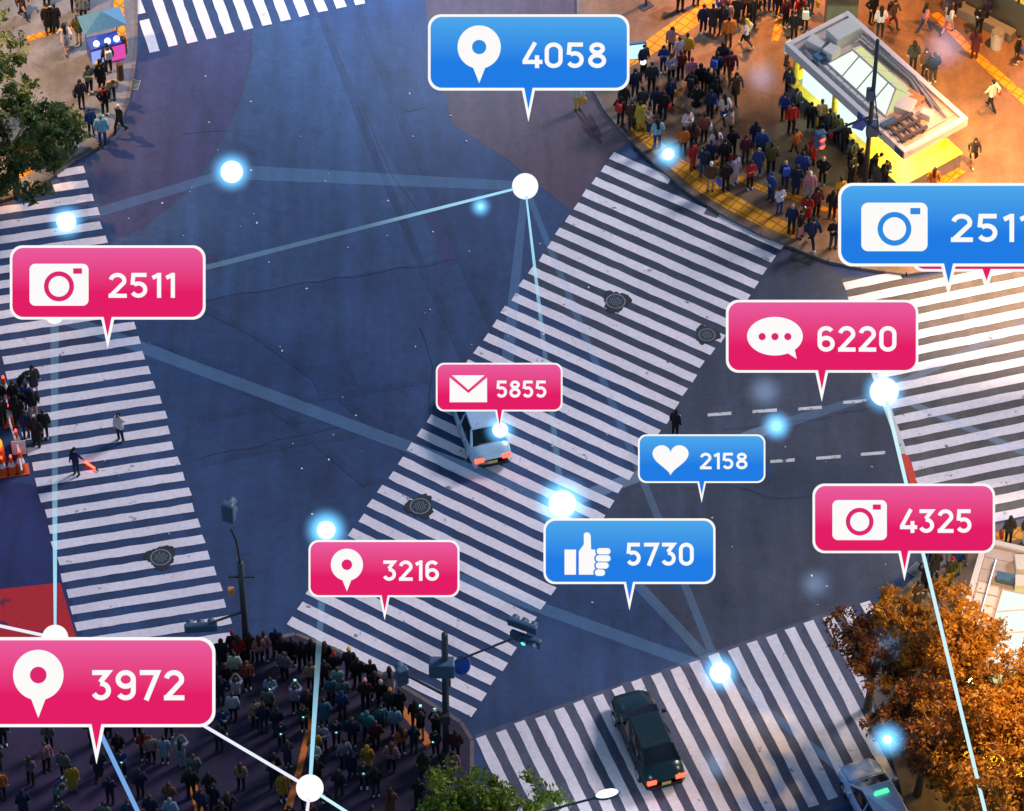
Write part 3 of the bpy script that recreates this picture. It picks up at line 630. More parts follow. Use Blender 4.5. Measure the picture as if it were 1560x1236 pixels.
street_lamp((1670, 540), 11, 'added street lamp at the far end of the plaza crossing', 8500, (1.0, 0.80, 0.60), (-1.4, 0.0), spot=1.75)
street_lamp((1650, 1215), 12.5, 'added street lamp over the orange trees at the frame edge', 6500, (1.0, 0.60, 0.18), (-1.4, 0.3), spot=2.3)
street_lamp((1455, 1120), 3.2, 'added short lamp glowing among the orange trees', 2200, (1.0, 0.62, 0.10), (0.3, 0.3))
street_lamp((-18, 262), 3.0, 'added short lamp glowing under the green corner tree', 1100, (1.0, 0.45, 0.08), (0.3, -0.2))
street_lamp((700, -130), 11, 'added cool white street lamp beyond the far crossing', 8500, (0.62, 0.78, 1.0), (0, -1.4), spot=2.4)
street_lamp((330, -190), 11, 'added cool white street lamp past the upper corner', 3000, (0.62, 0.78, 1.0), (0.4, -1.4), spot=2.4)
street_lamp((-110, 120), 11, 'added street lamp behind the green corner tree', 9000, (1.0, 0.55, 0.22), (1.2, -0.3), spot=2.2)
lp = G(925, 1215, 8.0); 
street_lamp((0, 0), 7.9, 'white lit street lamp head on an arm over the lower crossing', 2600, (0.8, 0.9, 1.0), (2.6, 0.75), glow='white_light', loc=Vector((lp.x - 2.9, lp.y - 0.83, PZ)))

# ------------------------------------------------------------------ vehicles
def car(px, head_px, label, paint_m, taxi=False, brake='red_light', L=4.45, W_=1.72, Hh=1.5):
    c = G(*px); dirv = (G(*head_px) - c).normalized()
    t = thing('taxi' if taxi else 'car', label, 'taxi' if taxi else 'car', (c.x, c.y, 0), math.atan2(dirv.y, dirv.x))
    # body: lofted cross-sections along x (front = +x)
    prof = [(-2.20, .62, .30, .70), (-2.12, .80, .26, .92), (-1.55, .86, .24, 1.00), (-0.7, .87, .22, .98), (0.6, .87, .22, .96), (1.25, .86, .24, .90), (1.95, .80, .26, .74), (2.20, .62, .32, .62)]
    k = L / 4.45; b = MB(); n = 12; ring = []
    for (x, w, zb, zt) in prof:
        w *= W_ / 1.74; r = [(w * .92, zb), (w, zb + .16), (w, zb + (zt - zb) * .55), (w * .965, zb + (zt - zb) * .82), (w * .86, zt), (w * .45, zt + .03)]
        ring.append([(x * k, y, z) for y, z in r] + [(x * k, -y, z) for y, z in r[::-1]])
    for r in ring: b.v += r
    for i in range(len(ring) - 1):
        for j in range(n): b.f.append((i * n + j, i * n + (j + 1) % n, (i + 1) * n + (j + 1) % n, (i + 1) * n + j)); b.m.append(0)
    b.f.append(tuple(range(n))); b.m.append(0); b.f.append(tuple(range((len(ring)) * n - 1, (len(ring) - 1) * n - 1, -1))); b.m.append(0)
    b.build('body', paint_m, t, smooth=True, bevel=0.0)
    zr = Hh
    cab = [(-1.62, .70, .98), (-1.10, .60, zr - .02), (-0.25, .62, zr), (0.42, .60, zr - .04), (1.15, .72, .94)]
    g = MB()
    q = [[(x * k, w, z), (x * k, -w, z)] for x, w, z in cab]
    base = [[(x * k, w, z) for x, w, z in [(cab[0][0], .74, .97), (-1.05, .80, .97), (-.25, .80, .97), (.42, .80, .95), (cab[-1][0], .74, .92)]], None]
    bl = base[0]; br = [(x, -y, z) for x, y, z in bl]
    for i in range(4):
        g.poly([bl[i], bl[i + 1], q[i + 1][0], q[i][0]]); g.poly([br[i + 1], br[i], q[i][1], q[i + 1][1]])
    g.poly([q[0][0], q[1][0], q[1][1], q[0][1]]); g.poly([q[3][0], q[4][0], q[4][1], q[3][1]])
    g.build('window', 'car_glass', t)
    rf = MB()
    rf.box((-0.36 * k, 0, zr + .005), (1.62 * k, 1.22, .05), taper=.92); rf.build('roof', paint_m, t, bevel=0.02)
    for s in (-1, 1):
        e_ = bl if s > 0 else br
        for i, j, r0, dz in ((1, 0, .045, -.01), (2, 2, .035, -.03), (3, 4, .04, 0)):
            MB().tube(Vector(q[i][0 if s > 0 else 1]) + Vector((0, 0, dz)), Vector(e_[j]), r0, r0 + .012, 6).build('pillar', paint_m, t)
    for x in (-1.36, 1.38):
        for s in (-1, 1):
            w = bpy.data.objects.new('wheel', None); C.objects.link(w); w.parent = t; w.location = (x * k, s * (W_ / 2 - .11), .315)
            MB().tube((0, -.1, 0), (0, .1, 0), .315, .315, 20).build('tyre', 'rubber', w, bevel=0.02)
            MB().tube((0, s * .09, 0), (0, s * .115, 0), .2, .18, 14).build('rim', 'chrome', w)
    for s in (-1, 1):
        MB().box((-2.17 * k, s * .56, .74), (.10, .36, .20)).build('tail_lamp', brake, t, bevel=0.02)
        MB().box((2.13 * k, s * .50, .52), (.12, .26, .12)).build('headlight', 'head_light', t, bevel=0.02)
        MB().box((0.72 * k, s * (W_ / 2 + .07), .98), (.12, .18, .13)).build('mirror', paint_m, t, bevel=0.03)
        MB().box((-.25 * k, s * (W_ / 2 + .003), .74), (.16, .02, .03)).build('door_handle', 'chrome', t)
    sm = MB()
    for x, z in ((1.22, .925), (-1.60, 1.025)): sm.box((x * k, 0, z), (.025, W_ * .78, .02))
    for s in (-1, 1):
        sm.box((1.70 * k, s * W_ * .40, .845), (.95 * k, .02, .02), rot=Matrix.Rotation(.17, 3, 'Y'))
        for x in (.78, -.25, -1.15): sm.box((x * k, s * (W_ / 2 + .001), .62), (.02, .012, .56))
    sm.build('panel_gap', 'rubber', t)
    MB().box((0.95 * k, .28, 1.06), (.03, .5, .03), rot=Matrix.Rotation(.3, 3, 'Z')).build('wiper', 'rubber', t); MB().tube((-.9 * k, .3, zr), (-1.1 * k, .3, zr + .25), .012, .006, 6).build('aerial', 'rubber', t)
    MB().box((-2.215 * k, 0, .56), (.03, .36, .17)).build('number_plate', 'number_plate', t)
    MB().box((-2.20 * k, 0, .42), (.12, 1.3, .14)).build('bumper', 'rubber', t, bevel=0.03)
    if taxi: MB().box((-0.05 * k, 0, zr + .12), (.16, .62, .16), taper=.8).build('roof_sign', 'taxi_green', t, bevel=0.03)
    return t
car((729, 656), (697, 568), 'ice blue car with red tail lamps crossing under the 5855 envelope bubble', 'paint_ice')
car((985, 1138), (945, 1045), 'dark teal car with red tail lamps on the lower crossing', 'paint_dark')
car((1338, 1244), (1298, 1170), 'lavender blue taxi with green roof light beside the orange trees', 'paint_lav', taxi=True)

# ------------------------------------------------------------------ cones, bars, baton, bins, bollards, booth
def cone(px, h, where):
    p = G(*px); t = thing('traffic_cone', f'orange traffic cone with pale band {where}', 'traffic cone', (p.x, p.y, 0), 0.2, 'traffic cones beside the bus lane')
    s = h / 0.9
    MB().box((0, 0, .035), (.46 * s, .46 * s, .07)).build('base', 'cone_orange', t, bevel=0.02)
    b = MB(); b.tube((0, 0, .07), (0, 0, .42 * s), .19 * s, .125 * s, 16, 0); b.build('body', 'cone_orange', t); MB().tube((0, 0, .62 * s), (0, 0, h), .08 * s, .03 * s, 16, 0).build('tip', 'cone_orange', t)
    MB().tube((0, 0, .42 * s), (0, 0, .62 * s), .127 * s, .08 * s, 16).build('band', 'cone_white', t)
    MB().tube((0, 0, h + .002), (0, 0, h + .1), .05, .04, 10).build('lamp', 'red_light', t)
    return t
cn = [((33, 717), 1.15, 'nearest the police officer with the baton'), ((19, 720), .95, 'between two others in the lowest row'), ((5, 722), .95, 'at the frame edge in the lowest row'),
      ((27, 682), 1.0, 'one up from the lowest row behind the bar'), ((15, 645), 1.0, 'among the dark queue of people'), ((8, 602), 1.05, 'farthest up the line of bars')]
for a_ in cn: cone(*a_)
def cone_bar(a, b, label):
    p, q = G(*a, .82), G(*b, .82); o = MB().tube(p, q, .045, .045, 10).build('cone_bar', 'cone_white'); tag(o, label, 'barrier bar', 'bars linking the traffic cones')
cone_bar((8, 602), (15, 645), 'pale bar linking the two farthest cones'); cone_bar((15, 645), (27, 682), 'pale bar linking the middle cones'); cone_bar((27, 682), (33, 717), 'pale bar linking the two nearest cones')
p = G(-2, 704); t = thing('warning_barrel', 'orange glowing warning barrel cut by the frame beside the cones', 'barrel', (p.x, p.y, 0))
MB().tube((0, 0, 0), (0, 0, .9), .3, .27, 18).build('drum', 'cone_orange', t); MB().ball((0, 0, 1.12), .24, 14, 8, sc=(1, 1, 1.1)).build('lamp', 'amber_light', t, smooth=True)
p = G(70, 655); 
p = G(139, 712); t = thing('light_baton', 'red glowing traffic baton on the bus lane crossing', 'baton', (p.x, p.y, .02), R(-40))
MB().tube((-.32, 0, .06), (.22, 0, .06), .045, .035, 12).build('glowing_tube', 'baton_light', t); MB().tube((.22, 0, .06), (.4, 0, .06), .03, .03, 10).build('handle', 'rubber', t)
b_ = G(33, 706); t = thing('barrier_board', 'small pale barrier board standing behind the nearest cone', 'barrier', (b_.x - .1, b_.y + .35, 0), .1)
MB().box((0, 0, .55), (.55, .05, .8)).build('board', 'cone_white', t, bevel=0.01); b2_ = MB(); b2_.box((-.2, 0, .08), (.05, .4, .15)); b2_.build('foot', 'steel_dark', t)
def bin_(px, h, r, m, label):
    p = G(*px, PZ); t = thing('litter_bin', label, 'litter bin', p)
    MB().tube((0, 0, 0), (0, 0, h * .92), r * .85, r, 18).build('body', m, t, smooth=False); MB().tube((0, 0, h * .92), (0, 0, h), r * 1.06, r * .9, 18).build('lid', 'steel_grey', t)
bin_((1518, 72), .95, .3, 'bin_white', 'white tapered litter bin in front of the shop windows')
for i, (u, v) in enumerate(((189, 80), (184, 120))):
    p = G(u, v, PZ); t = thing('bollard', 'brown bollard %s the pavement corner' % ('upper one by the yellow strip at', 'lower one beside the kerb at')[i], 'bollard', p, 0, 'brown bollards on the corner')
    MB().tube((0, 0, 0), (0, 0, .85), .16, .15, 14).build('post', 'bollard_brown', t); MB().ball((0, 0, .85), .15, 14, 6, sc=(1, 1, .5)).build('cap', 'bollard_brown', t, smooth=True)
# lit promotion stand on the corner
p = G(160, 84, PZ); t = thing('promotion_stand', 'lit stand with cyan canopy and pink skirt on the corner pavement', 'stand', p, R(20))
MB().box((0, 0, .45), (1.4, .8, .9)).build('counter', 'panel_blue', t, bevel=.04); MB().box((.45, -.47, .42), (.7, .05, .8)).build('skirt', 'pink_glow', t)
MB().box((-.35, -.47, .45), (.7, .05, .7)).build('poster', 'violet_glow', t)
for sx in (-.7, .7): MB().tube((sx, .35, .9), (sx, .35, 2.1), .035, .035).build('post', 'steel_grey', t)
cp = MB(); cp.add([(-.95, -.6, 2.05), (.95, -.6, 2.05), (.95, .6, 2.05), (-.95, .6, 2.05), (0, 0, 2.6)], [(0, 1, 4), (1, 2, 4), (2, 3, 4), (3, 0, 4), (3, 2, 1, 0)]); cp.build('canopy', 'canopy_cyan', t)
for sx in (-.4, .1, .5): MB().ball((sx, -.3, 1.08), .14, 12, 8).build('lamp', 'white_light', t, smooth=True)
# lit board by the plaza kerb next to the 4058 bubble
p = G(966, 112, PZ); t = thing('lit_board', 'bright cyan lit board on legs beside the 4058 bubble', 'sign board', p, R(10))
MB().box((0, 0, 1.35), (1.0, .12, .95)).build('frame', 'canopy_cyan', t, bevel=.02); MB().box((0, -.07, 1.35), (.86, .03, .8)).build('screen', 'board_light', t)
for sx in (-.4, .4): MB().tube((sx, 0, 0), (sx, 0, .9), .04, .04).build('leg', 'steel_dark', t)
MB().ball((.35, -.1, .75), .15, 12, 8).build('lamp', 'white_light', t, smooth=True)
p = G(984, 10, PZ); t = thing('notice_panel', 'white notice panel on a stand above the 4058 bubble', 'notice panel', p, R(35))
MB().box((0, 0, 1.0), (1.1, .06, .7)).build('panel', 'paper', t); MB().tube((0, 0, 0), (0, 0, .7), .05, .05).build('leg', 'steel_dark', t); MB().box((0, 0, .02), (.6, .4, .04)).build('foot', 'steel_dark', t)

# ------------------------------------------------------------------ trees
def leafmat(name, cols, trans=0.15):
    m, nt, b = nodes_of(name)
    geo = nd(nt, 'ShaderNodeNewGeometry'); r = nd(nt, 'ShaderNodeValToRGB'); cr = r.color_ramp
    while len(cr.elements) < len(cols): cr.elements.new(0.5)
    for i, c in enumerate(cols): cr.elements[i].position = i / (len(cols) - 1); cr.elements[i].color = (*c, 1)
    n1 = nd(nt, 'ShaderNodeTexNoise'); n1.inputs['Scale'].default_value = 0.9; n1.inputs['Detail'].default_value = 5
    nt.links.new(geo.outputs['Position'], n1.inputs['Vector'])
    a = nd(nt, 'ShaderNodeMath', operation='MULTIPLY_ADD'); a.inputs[1].default_value = 0.45; nt.links.new(geo.outputs['Random Per Island'], a.inputs[0])
    s = nd(nt, 'ShaderNodeMath', operation='MULTIPLY_ADD'); s.inputs[1].default_value = 1.5; s.inputs[2].default_value = -0.5
    nt.links.new(n1.outputs['Fac'], s.inputs[0]); nt.links.new(s.outputs[0], a.inputs[2]); nt.links.new(a.outputs[0], r.inputs[0])
    nt.links.new(r.outputs[0], b.inputs['Base Color']); b.inputs['Roughness'].default_value = 0.6
    tr = nd(nt, 'ShaderNodeBsdfTranslucent'); nt.links.new(r.outputs[0], tr.inputs[0])
    mx = nd(nt, 'ShaderNodeMixShader'); mx.inputs[0].default_value = 0.35
    nt.links.new(b.outputs[0], mx.inputs[1]); nt.links.new(tr.outputs[0], mx.inputs[2])
    nt.links.new(mx.outputs[0], nt.nodes['Material Output'].inputs[0])
leafmat('leaf_orange', [(0.12, 0.05, 0.010), (0.34, 0.13, 0.010), (0.60, 0.26, 0.014), (0.78, 0.44, 0.05)])
leafmat('leaf_rust', [(0.05, 0.035, 0.02), (0.16, 0.06, 0.016), (0.28, 0.085, 0.02), (0.36, 0.18, 0.05)])
leafmat('leaf_green', [(0.03, 0.055, 0.022), (0.07, 0.12, 0.035), (0.13, 0.19, 0.045), (0.30, 0.24, 0.035)])
leafmat('leaf_lime', [(0.04, 0.07, 0.006), (0.10, 0.16, 0.01), (0.17, 0.24, 0.015), (0.24, 0.32, 0.03)])
def tree(px, h, rad, leaf, label, seed, group, n=7000, size=0.15, squash=0.8):
    rnd = random.Random(seed); p = G(*px, PZ); t = thing('tree', label, 'tree', p, 0, group)
    tr = MB(); hb = h * 0.42
    tr.tube((0, 0, 0), (0.05, 0, hb * .6), .17, .13, 10); tr.tube((0.05, 0, hb * .6), (0, .05, hb), .13, .11, 10)
    cz = h - rad * squash; blobs = []
    for k in range(11):
        a = k * 2.4 + rnd.uniform(-.4, .4); rr = rad * (0.25 + 0.5 * rnd.random()); z = cz + rad * squash * rnd.uniform(-.55, .6)
        c = Vector((rr * math.cos(a), rr * math.sin(a), z)); blobs.append((c, rad * rnd.uniform(.32, .52)))
        mid = Vector((c.x * .45, c.y * .45, (hb + z) / 2 + .1))
        tr.tube((0, .05, hb), mid, .075, .045, 7); tr.tube(mid, c, .045, .015, 6)
        for q in range(4):
            dv = Vector((rnd.gauss(0, 1), rnd.gauss(0, 1), rnd.gauss(0, .8))).normalized() * blobs[-1][1] * .95
            tr.tube(c, c + dv, .018, .006, 5)
    tr.build('trunk', 'bark', t)
    # the crown is many leaf clumps hung on twigs, so gaps stay between them
    lf = MB(); tw = []
    for c, r in blobs:
        for q in range(16):
            dv = Vector((rnd.gauss(0, 1), rnd.gauss(0, 1), rnd.gauss(0, .85))).normalized()
            tw.append((c + dv * r * rnd.uniform(.55, 1.12), r * rnd.uniform(.14, .30)))
    for k in range(n):
        c, r = tw[rnd.randrange(len(tw))]
        q = c + Vector((rnd.gauss(0, .6), rnd.gauss(0, .6), rnd.gauss(0, .5))) * r
        nrm = Vector((rnd.gauss(0, .8), rnd.gauss(0, .8), rnd.gauss(.5, .8))).normalized()
        u_ = nrm.orthogonal().normalized(); v_ = nrm.cross(u_); a = rnd.uniform(0, 6.28)
        u2, v2 = u_ * math.cos(a) + v_ * math.sin(a), v_ * math.cos(a) - u_ * math.sin(a)
        s = size * rnd.choice((.4, .55, .7, .9, 1.2)) * rnd.uniform(.8, 1.2)
        lf.add([q - u2 * s, q + v2 * s * .45, q + u2 * s, q - v2 * s * .45], [(0, 1, 2, 3)])
    lf.build('crown', leaf, t); return t
TG = 'autumn trees on the lower pavement'
tree((26, 297), 6.6, 3.0, 'leaf_green', 'leafy green tree on the upper corner pavement by the striped crossing', 1, None, 12000, .16, 1.0)
tree((-55, 215), 7.2, 3.0, 'leaf_green', 'green tree with orange lit leaves at the upper corner of the frame', 2, None, 5000, .17)
tree((1322, 1078), 5.2, 1.75, 'leaf_rust', 'dark rust red small tree overhanging the lower crossing', 3, TG, 8000, .105)
tree((1418, 1090), 6.8, 2.6, 'leaf_orange', 'bright orange tree in front of the half hidden kiosk', 4, TG, 13000, .125)
tree((1512, 1150), 6.6, 2.6, 'leaf_orange', 'orange tree covering the corner of the half hidden kiosk roof', 5, TG, 13000, .125)
tree((1398, 1210), 5.8, 2.2, 'leaf_rust', 'brown red tree next to the blue taxi', 6, TG, 10000, .115)
tree((1490, 1290), 7.0, 2.7, 'leaf_orange', 'deep orange tree at the bottom corner of the frame', 8, TG, 13000, .125)
tree((1580, 1250), 6.4, 2.5, 'leaf_orange', 'orange tree cut by the frame edge near the bottom corner', 9, TG, 9000, .125)
tree((722, 1335), 5.0, 2.9, 'leaf_lime', 'bright green round tree crown at the bottom beside the lower crossing', 10, None, 11000, .14, .62)
p = G(1442, 1098, PZ); t = thing('lit_sign', 'small glowing yellow sign box between the orange trees', 'sign', p, R(12))
MB().tube((0, 0, 0), (0, 0, .5), .07, .07).build('post', 'steel_dark', t); MB().box((0, 0, .75), (1.5, .35, .5)).build('box', 'window_yellow', t, bevel=.03)

# ------------------------------------------------------------------ people
def lerp3(a, b, t): return tuple(x + (y - x) * t for x, y in zip(a, b))
def pose_joints(p):
    J = dict(lean=0.0, bow=0.0, LK=(-.10, -.01, .50), LA=(-.11, .03, .085), RK=(.10, -.01, .50), RA=(.11, .03, .085),
             LE=(-.255, .03, 1.14), LW=(-.265, -.05, .89), RE=(.255, .03, 1.14), RW=(.265, -.05, .89), turn=0.0)
    if p == 'pocket': J.update(LE=(-.30, .10, 1.15), LW=(-.21, -.08, .97), RE=(.30, .10, 1.15), RW=(.21, -.08, .97))
    if p == 'phone': J.update(LE=(-.25, -.02, 1.13), LW=(-.07, -.27, 1.20), RE=(.25, -.02, 1.13), RW=(.07, -.27, 1.20), bow=.07)
    if p == 'walk': J.update(LK=(-.09, -.22, .53), LA=(-.09, -.30, .13), RK=(.09, .06, .50), RA=(.09, .33, .16), LE=(-.26, .16, 1.16), LW=(-.25, .10, .92), RE=(.26, -.10, 1.15), RW=(.24, -.26, .96), lean=.06)
    if p == 'photo': J.update(LE=(-.24, -.22, 1.30), LW=(-.09, -.30, 1.53), RE=(.24, -.22, 1.30), RW=(.09, -.30, 1.53))
    if p == 'point': J.update(RE=(.42, -.16, 1.50), RW=(.64, -.28, 1.60), LE=(-.27, .05, 1.14), LW=(-.24, -.1, .92))
    if p == 'hat': J.update(RE=(.36, -.12, 1.52), RW=(.16, -.14, 1.68), LE=(-.27, .05, 1.14), LW=(-.20, -.12, .96))
    if p == 'fold': J.update(LE=(-.26, -.01, 1.13), LW=(.05, -.20, 1.15), RE=(.26, -.01, 1.13), RW=(-.05, -.18, 1.19))
    if p == 'bend': J.update(lean=.55, bow=.12, LE=(-.26, -.1, 1.12), LW=(-.2, -.22, .92), RE=(.26, -.1, 1.12), RW=(.2, -.22, .92))
    if p == 'stride': J.update(LK=(-.10, -.10, .51), LA=(-.12, -.10, .09), RK=(.10, .02, .50), RA=(.13, .17, .10), LE=(-.27, .08, 1.15), LW=(-.26, .0, .90))
    return J
def T(J, p):                       # lean the trunk forward about the hips
    x, y, z = p
    if z > .93: y -= J['lean'] * (z - .93); z -= .28 * J['lean'] * J['lean'] * (z - .93) + .12 * J['lean'] * (z - .93)
    return Vector((x, y, z))
def fuse(caps, voxel, name, mats=('skin',)):
    """tapered limbs grown into one continuous surface"""
    b = MB()
    for (p0, r0, p1, r1) in caps:
        p0, p1 = Vector(p0), Vector(p1)
        b.tube(p0, p1, r0, r1, 12); b.ball(p0, r0, 12, 8); b.ball(p1, r1, 12, 8)
    o = b.build('tmp', mats[0]); m = o.modifiers.new('r', 'REMESH'); m.mode = 'VOXEL'; m.voxel_size = voxel; m.use_smooth_shade = True
    s = o.modifiers.new('s', 'SMOOTH'); s.factor = .5; s.iterations = 3
    dg = bpy.context.evaluated_depsgraph_get(); dg.update()
    me = bpy.data.meshes.new_from_object(o.evaluated_get(dg)); me.name = name
    old = o.data; bpy.data.objects.remove(o); bpy.data.meshes.remove(old)
    me.materials.clear()
    for x in mats: me.materials.append(M[x])
    me.polygons.foreach_set('use_smooth', [True] * len(me.polygons))
    return me
MESH = {}
def head_c(J): 
    c = T(J, (0, -.015, 1.575)); c.y -= J['bow'] * .7; c.z -= J['bow'] * .35; return c
def hand_caps(w, e, side, J, curl=.5):
    w, e = Vector(w), Vector(e); d = (w - e).normalized(); s = d.cross(Vector((0, -1, .2))).normalized()
    if s.length < .1: s = Vector((1, 0, 0))
    nrm = d.cross(s).normalized(); caps = []
    for k, (off, ln) in enumerate(((-.030, .062), (-.010, .074), (.011, .070), (.031, .054))):
        k0 = w + d * .02 + s * off * .7; kn = w + d * .088 + s * off
        caps.append((k0, .016, kn, .0125))
        m = kn + (d * math.cos(curl) + nrm * math.sin(curl)) * ln * .5; t = m + (d * math.cos(curl * 2) + nrm * math.sin(curl * 2)) * ln * .5
        caps += [(kn, .0105, m, .0098), (m, .0098, t, .0085)]
    th = w + d * .035 - s * .035; caps += [(th, .013, th + d * .03 - s * .028 + nrm * .01, .011), (th + d * .03 - s * .028 + nrm * .01, .011, th + d * .06 - s * .026 + nrm * .025, .009)]
    return caps
def limb_pts(J):
    sh = {s: T(J, (s * .175, .0, 1.385)) for s in (-1, 1)}
    el = {-1: T(J, J['LE']), 1: T(J, J['RE'])}; wr = {-1: T(J, J['LW']), 1: T(J, J['RW'])}
    kn = {-1: Vector(J['LK']), 1: Vector(J['RK'])}; an = {-1: Vector(J['LA']), 1: Vector(J['RA'])}
    return sh, el, wr, kn, an
def get(kind, pose):
    if (kind, pose) in MESH: return MESH[kind, pose]
    J = pose_joints(pose); sh, el, wr, kn, an = limb_pts(J); hc = head_c(J); nk = T(J, (0, .02, 1.44)); caps = []
    q = lambda x, y, z: T(J, (x, y, z))
    if kind == 'body':
        for s in (-1, 1):
            caps += [(q(s * .075, 0, .96), .095, q(s * .07, .0, 1.14), .085), (q(s * .07, 0, 1.14), .085, q(s * .09, 0, 1.32), .095), (q(s * .06, .01, 1.36), .07, sh[s], .06),
                     (sh[s], .055, el[s], .040), (el[s], .040, wr[s], .026), (Vector((s * .085, 0, .92)), .085, kn[s], .055), (kn[s], .055, an[s], .036),
                     (an[s], .036, an[s] + Vector((0, -.05, -.03)), .034), (an[s] + Vector((0, .03, -.045)), .03, an[s] + Vector((0, -.14, -.05)), .028)]
            caps += hand_caps(wr[s], el[s], s, J)
            caps.append((hc + Vector((s * .078, .01, -.01)), .012, hc + Vector((s * .082, .012, .025)), .013))
        caps += [(nk - Vector((0, 0, .06)), .058, hc - Vector((0, -.02, .06)), .052), (hc + Vector((0, .012, .035)), .082, hc + Vector((0, .0, .03)), .080), (hc + Vector((0, -.025, -.055)), .052, hc + Vector((0, -.01, .0)), .07),
                 (hc + Vector((0, -.088, .022)), .010, hc + Vector((0, -.105, -.012)), .014), (hc + Vector((-.025, -.078, -.055)), .010, hc + Vector((.025, -.078, -.055)), .010)]
        me = fuse(caps, .0105, 'body', ('skin', 'eye', 'lip'))
        bm = bmesh.new(); bm.from_mesh(me)
        for f in bm.faces:                                 # eyes and mouth coloured on the face itself
            c = f.calc_center_median() - hc
            if c.y < -.05:
                if any((c.x - s * .032) ** 2 / 4e-4 + (c.z - .02) ** 2 / 1e-4 < 1 for s in (-1, 1)): f.material_index = 1
                elif abs(c.x) < .026 and abs(c.z + .055) < .008: f.material_index = 2
        bm.to_mesh(me); bm.free()
    elif kind in ('jacket', 'coat', 'puffer'):
        g = .014 if kind != 'puffer' else .036
        for s in (-1, 1):
            caps += [(q(s * .075, 0, 1.0), .10 + g, q(s * .075, .0, 1.16), .09 + g), (q(s * .075, 0, 1.16), .09 + g, q(s * .09, 0, 1.32), .095 + g), (q(s * .05, .012, 1.38), .07 + g * .6, sh[s], .062 + g * .6),
                     (sh[s], .058 + g, el[s], .048 + g), (el[s], .048 + g, wr[s] + (el[s] - wr[s]) * .08, .036 + g * .7),
                     (q(s * .08, 0, 1.0), .10 + g, Vector((s * .08, .0, .87)), .10 + g)]
            if kind == 'coat': caps += [(Vector((s * .08, 0, .90)), .105 + g, Vector((s * .085, .01, .52)), .115 + g)]
        if kind == 'coat': caps += [(Vector((0, 0, .90)), .12, Vector((0, .01, .52)), .15)]
        caps += [(nk - Vector((0, 0, .05)), .07, nk + Vector((0, .0, .005)), .062)]
        me = fuse(caps, .017, kind, ('cloth',))
    elif kind == 'trousers':
        for s in (-1, 1): caps += [(Vector((s * .07, 0, .98)), .10, Vector((s * .085, 0, .88)), .105), (Vector((s * .088, 0, .90)), .098, kn[s], .072), (kn[s], .072, an[s] + (kn[s] - an[s]) * .06, .055)]
        me = fuse(caps, .017, 'trousers', ('cloth',))
    elif kind == 'skirt':
        caps += [(Vector((s * .06, 0, .98)), .10, Vector((s * .11, .0, .58)), .12) for s in (-1, 1)] + [(Vector((0, 0, .98)), .11, Vector((0, 0, .58)), .17)]
        me = fuse(caps, .018, 'skirt', ('cloth',))
    elif kind == 'tights':
        for s in (-1, 1): caps += [(Vector((s * .085, 0, .86)), .085, kn[s], .060), (kn[s], .060, an[s], .042)]
        me = fuse(caps, .015, 'tights', ('cloth',))
    elif kind in ('shoe_l', 'shoe_r'):
        a = an[-1 if kind == 'shoe_l' else 1]
        me = fuse([(a + Vector((0, .045, -.04)), .045, a + Vector((0, -.13, -.045)), .040), (a + Vector((0, .02, -.0)), .048, a + Vector((0, -.03, -.03)), .048)], .013, 'shoe', ('cloth',))
    elif kind == 'short':
        me = fuse([(hc + Vector((0, .025, .048)), .090, hc + Vector((0, -.005, .060)), .082), (hc + Vector((0, .05, -.01)), .070, hc + Vector((0, .04, .04)), .080), (hc + Vector((-.05, -.03, .085)), .035, hc + Vector((.05, -.03, .085)), .035)], .013, 'hair', ('hair',))
    elif kind == 'long':
        b0 = q(0, .12, 1.26)
        me = fuse([(hc + Vector((0, .025, .045)), .094, hc + Vector((0, -.005, .058)), .085), (hc + Vector((0, .06, 0)), .085, b0, .075), (hc + Vector((-.075, .02, .02)), .035, hc + Vector((-.085, .02, -.16)), .032), (hc + Vector((.075, .02, .02)), .035, hc + Vector((.085, .02, -.16)), .032)], .015, 'hair', ('hair',))
    elif kind == 'cap':
        me = fuse([(hc + Vector((0, .02, .055)), .094, hc + Vector((0, -.0, .062)), .09), (hc + Vector((-.04, -.10, .055)), .018, hc + Vector((.04, -.10, .055)), .018), (hc + Vector((-.035, -.15, .045)), .012, hc + Vector((.035, -.15, .045)), .012), (hc + Vector((0, -.09, .06)), .025, hc + Vector((0, -.15, .048)), .012)], .012, 'cap', ('cloth',))
    elif kind == 'beanie':
        me = fuse([(hc + Vector((0, .02, .05)), .098, hc + Vector((0, .01, .08)), .09), (hc + Vector((0, .03, .16)), .03, hc + Vector((0, .03, .17)), .035)], .014, 'beanie', ('cloth',))
    elif kind == 'hood':
        me = fuse([(hc + Vector((0, .03, .03)), .108, hc + Vector((0, .02, .05)), .104), (hc + Vector((0, .06, -.08)), .09, q(0, .08, 1.40), .09)], .015, 'hood', ('cloth',))
    MESH[kind, pose] = me; return me
COL = {  # code: (name, colour)
 'k': ('black', (.014, .014, .018)), 'n': ('navy', (.018, .028, .085)), 'd': ('charcoal', (.045, .048, .06)), 'g': ('grey', (.20, .20, .22)), 'w': ('white', (.72, .70, .72)),
 'r': ('red', (.50, .022, .02)), 'b': ('brown', (.10, .05, .03)), 't': ('tan', (.46, .31, .20)), 'y': ('yellow', (.68, .40, .04)), 'o': ('olive', (.075, .07, .03)), 'u': ('blue', (.03, .065, .24)),
 'c': ('teal', (.06, .28, .34)), 'p': ('pink', (.62, .26, .30)), 'm': ('maroon', (.11, .018, .03)), 'l': ('pale blue', (.30, .48, .66)), 'v': ('lavender', (.38, .36, .56)), 'e': ('orange', (.60, .17, .03)), 's': ('rust', (.30, .085, .06))}
SKIN = [(.56, .33, .23), (.50, .28, .19), (.60, .37, .27)]
PEOPLE = []
